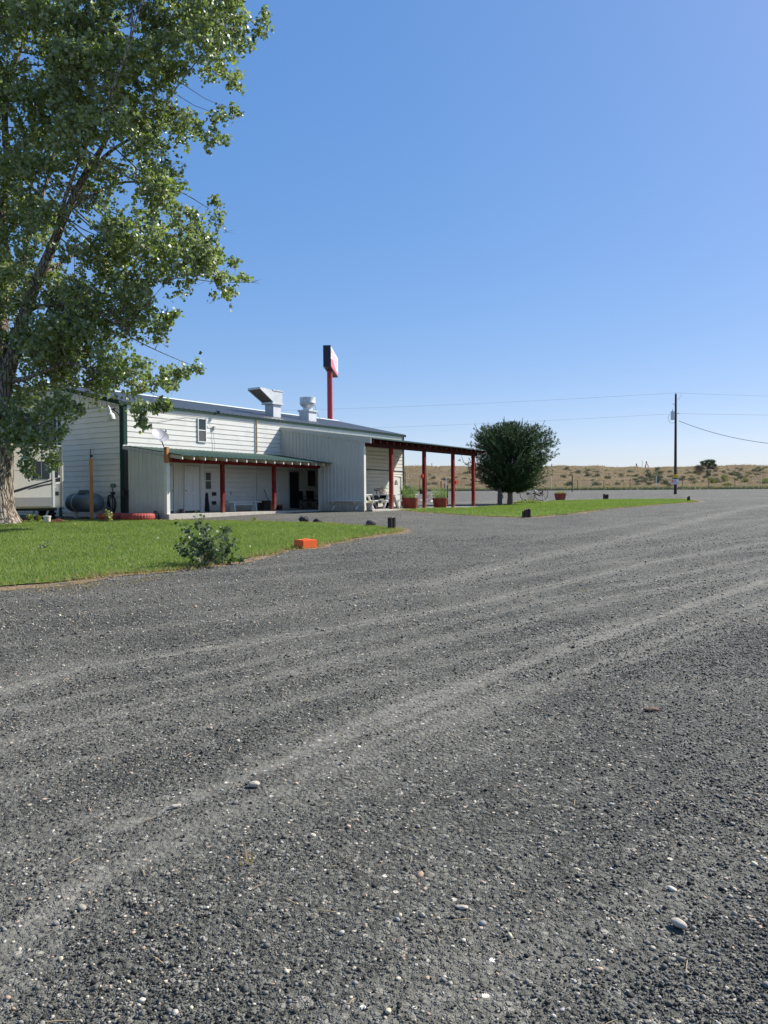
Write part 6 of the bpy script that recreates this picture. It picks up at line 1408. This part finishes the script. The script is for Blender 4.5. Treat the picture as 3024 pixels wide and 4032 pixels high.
place_bush(2790, 1878, 20, 24, MAT['sage'], 203, 'small rounded grey green bush just below the hilltop tree', 'sagebrush', n=500)
place_bush(2808, 1908, 36, 26, MAT['yellow_bush'], 204, 'yellow green rabbitbrush at the hill foot right of the pole', 'rabbitbrush', n=700)
place_bush(2856, 1900, 34, 32, MAT['yellow_bush'], 205, 'taller yellow green rabbitbrush right of the pole', 'rabbitbrush', n=700)
place_bush(2864, 1917, 34, 16, MAT['yellow_bush'], 206, 'low yellow rabbitbrush at the hill foot below the taller one', 'rabbitbrush', n=500)
place_bush(2932, 1902, 36, 22, MAT['yellow_bush'], 207, 'olive rabbitbrush on the right part of the hillside', 'rabbitbrush', n=600)
place_bush(3005, 1908, 44, 22, MAT['yellow_bush'], 208, 'olive rabbitbrush at the right edge of the photo', 'rabbitbrush', n=600)
place_bush(2592, 1905, 42, 40, MAT['sage'], 209, 'large grey green sagebrush just left of the utility pole', n=1100)
place_bush(2620, 1914, 34, 24, MAT['sage'], 210, 'grey green sagebrush at the hill foot beside the pole', n=700)
place_bush(2560, 1888, 46, 34, MAT['sage'], 211, 'big sagebrush halfway up the slope left of the pole', n=900)
# small tree at the hill crest
q = P(2788, 1848); k = q.y/F; TT = thing('hill_tree', 'small open crowned tree on the hill crest right of the pole', 'tree', q); rg = np.random.default_rng(220)
mb = MB(); Lp = []
for dx, hh, r_ in ((-18,30,9),(-8,34,9),(3,36,10),(14,34,10),(20,26,9),(10,24,9),(-14,22,8),(-2,26,8),(24,18,7)):
    e = np.array((dx*k, rg.uniform(-.8,.8), hh*k*.92)); mb.tube([(0,0,-.3),(dx*k*.25,0,hh*k*.35),e*.8], [.13,.09,.03], 6); m_ = 200; o = unit(rg.normal(size=(m_,3)))*(rg.uniform(.1,1,m_)**.5)[:,None]*r_*k*np.array((1,1,.7)); Lp.append(e+o)
Lp = np.concatenate(Lp); V, Fc = leaves(Lp, rg.uniform(.15,.30,len(Lp)), None, .5, .3, rg); np_mesh('crown', V, Fc, MAT['olive_tree'], np.repeat(rg.uniform(0,1,len(Lp)),4), TT); mb.build('trunk', MAT['bark_grey'], TT, smooth=True)
place_bush(2965, 1834, 62, 20, MAT['olive_tree'], 221, 'wide green shrub on the skyline near the right edge', 'hilltop_shrub', 'shrub', n=1300, leaf=.2, flat=.5)
place_bush(3015, 1833, 36, 10, MAT['olive_tree'], 222, 'low green shrub on the skyline at the right edge', 'hilltop_shrub', 'shrub', n=500, leaf=.2, flat=.5)
# many sagebrush clumps: a few sources, copied
rg = np.random.default_rng(230); SRC = []
for s in range(5):
    q, (V, Fc, tn), mbs = bush(2400, 1900, 30, 17, MAT['sage'], 240+s, n=320)
    t = thing('sagebrush', 'x', 'bush', (0,0,0)); np_mesh('foliage', V, Fc, MAT['sage'], tn, t); mbs.build('stems', MAT['bark_grey'], t, fixn=False); SRC.append(t)
spots = []
for x0, x1, y0, y1, n in ((1610,1860,1868,1915,14),(1860,2200,1900,1922,10),(2200,2420,1850,1890,22),(2080,2420,1862,1915,16),(2420,2660,1846,1912,34),(2520,2640,1850,1905,18),(2660,2760,1850,1910,14),(2690,3024,1845,1870,26),(2780,3024,1860,1900,28),(2200,2640,1905,1920,14),(1620,1860,1856,1900,16),(2380,2680,1880,1915,22),(2680,3024,1850,1915,40),(2200,2400,1856,1900,14)):
    for i in range(n): spots.append((rg.uniform(x0,x1), rg.uniform(y0,y1)))
used = set()
for i, (px, py) in enumerate(spots):
    j = i % 5; s = SRC[j]
    if j in used: o = copy_tree(s)
    else: used.add(j); o = s
    q = P(px, py); o.location = q-Vector((0,0,.05)); o.rotation_euler = (0,0,rg.uniform(0,6)); f = rg.uniform(.3, 1.05); o.scale = (f, f, f*rg.uniform(.7,1.1))
    tag(o, 'grey green sagebrush clump dotted on the dry hillside', 'bush', 'sagebrush clumps dotted over the dry hillside')
# dry grass tufts over the slope
rg = np.random.default_rng(250); n = 26000; x = rg.uniform(-5, 85, n); y = rg.uniform(105, 152, n); kk = (x/y < .56) & (x/y > -.02); x, y = x[kk], y[kk]; n = len(x)
p = np.column_stack([x, y, T(x, y)+.05]); V, Fc = blades(p, rg.uniform(.15,.5,n), rg.uniform(.06,.16,n), .8, rg); tag(np_mesh('dry_grass', V, Fc, MAT['drygrass'], np.repeat(np.clip(.5+.3*rg.normal(size=n),0,1),3)), kind='stuff')
n = 9000; x = rg.uniform(-5, 70, n); y = 103.5+3.0*np.abs(rg.normal(size=n))*.6; p = np.column_stack([x, y, T(x, y)]); V, Fc = blades(p, rg.uniform(.15,.5,n), rg.uniform(.05,.12,n), .7, rg); tag(np_mesh('roadside_weeds', V, Fc, MAT['sage'], np.repeat(rg.uniform(0,1,n),3)), kind='stuff')

# ------------------------------------------------------------------ guard rail and trestle frames on the skyline
GRL = thing('guard_rail', 'distant highway guard rail on wooden blocks along the hill crest behind the canopy', 'guard rail', (0,0,0))
y = 153.; xa = at_depth(1690, 1848, y).x; xb = at_depth(1872, 1848, y).x; n = 14; zc = at_depth(1780, 1849, y).z
mb = MB(); mb.box((xa,y-.05,zc+.16),(xb,y+.02,zc+.34)); mb.build('rail', MAT['galv_side'], GRL)
for i in range(n):
    x = xa+(xb-xa)*(i+.5)/n; mb = MB(); mb.box((x-.12,y-.15,zc-.8),(x+.12,y-.055,zc+.28)); mb.build('post', MAT['black'], GRL)
for px in (1700, 1838):
    x = at_depth(px, 1840, y).x; mb = MB(); mb.tube([(0,0,-.5),(0,0,1.1 if px == 1838 else 1.3)], .06, 6); o = mb.build('marker_post', MAT['dark_metal']); o.location = (x, y-.4, zc); tag(o, 'thin dark marker post on the skyline ' + ('at the left end of the guard rail' if px == 1700 else 'near the right end of the guard rail'), 'post')
def trestle(px, base, top, wpx, label):
    y = 156.; c = at_depth(px, base, y); h = at_depth(px, top, y).z-c.z; w_ = wpx/F*y/2; t = thing('trestle_frame', label, 'frame', c)
    tips = [Vector((-w_,-.5,-.5)), Vector((w_,-.5,-.5)), Vector((0,.8,-.5))]; ap = Vector((0,0,h))
    for p in tips: mb = MB(); mb.tube([p, ap], .055, 6); mb.build('leg', MAT['red_steel'], t)
    for f in (.3, .6):
        mb = MB(); mb.tube([tips[0].lerp(ap, f), tips[1].lerp(ap, f), tips[2].lerp(ap, f), tips[0].lerp(ap, f)], .045, 5, False); mb.build('cross_bar', MAT['red_steel'], t)
    mb = MB(); mb.tube([ap-Vector((0,0,.1)), ap+Vector((0,0,.18))], .12, 8); mb.build('cap', MAT['dark_metal'], t)
trestle(2545, 1838, 1820, 22, 'taller red pyramid shaped frame on the skyline left of the utility pole'); trestle(2506, 1840, 1829, 14, 'shorter red pyramid shaped frame on the skyline, left of the taller one')
x = at_depth(2529, 1838, 155.); mb = MB(); mb.tube([(0,0,-.5),(0,0,1.3)], .03, 6); o = mb.build('thin_mast', MAT['dark_metal']); o.location = x; tag(o, 'thin mast on the skyline between the two red frames', 'mast')
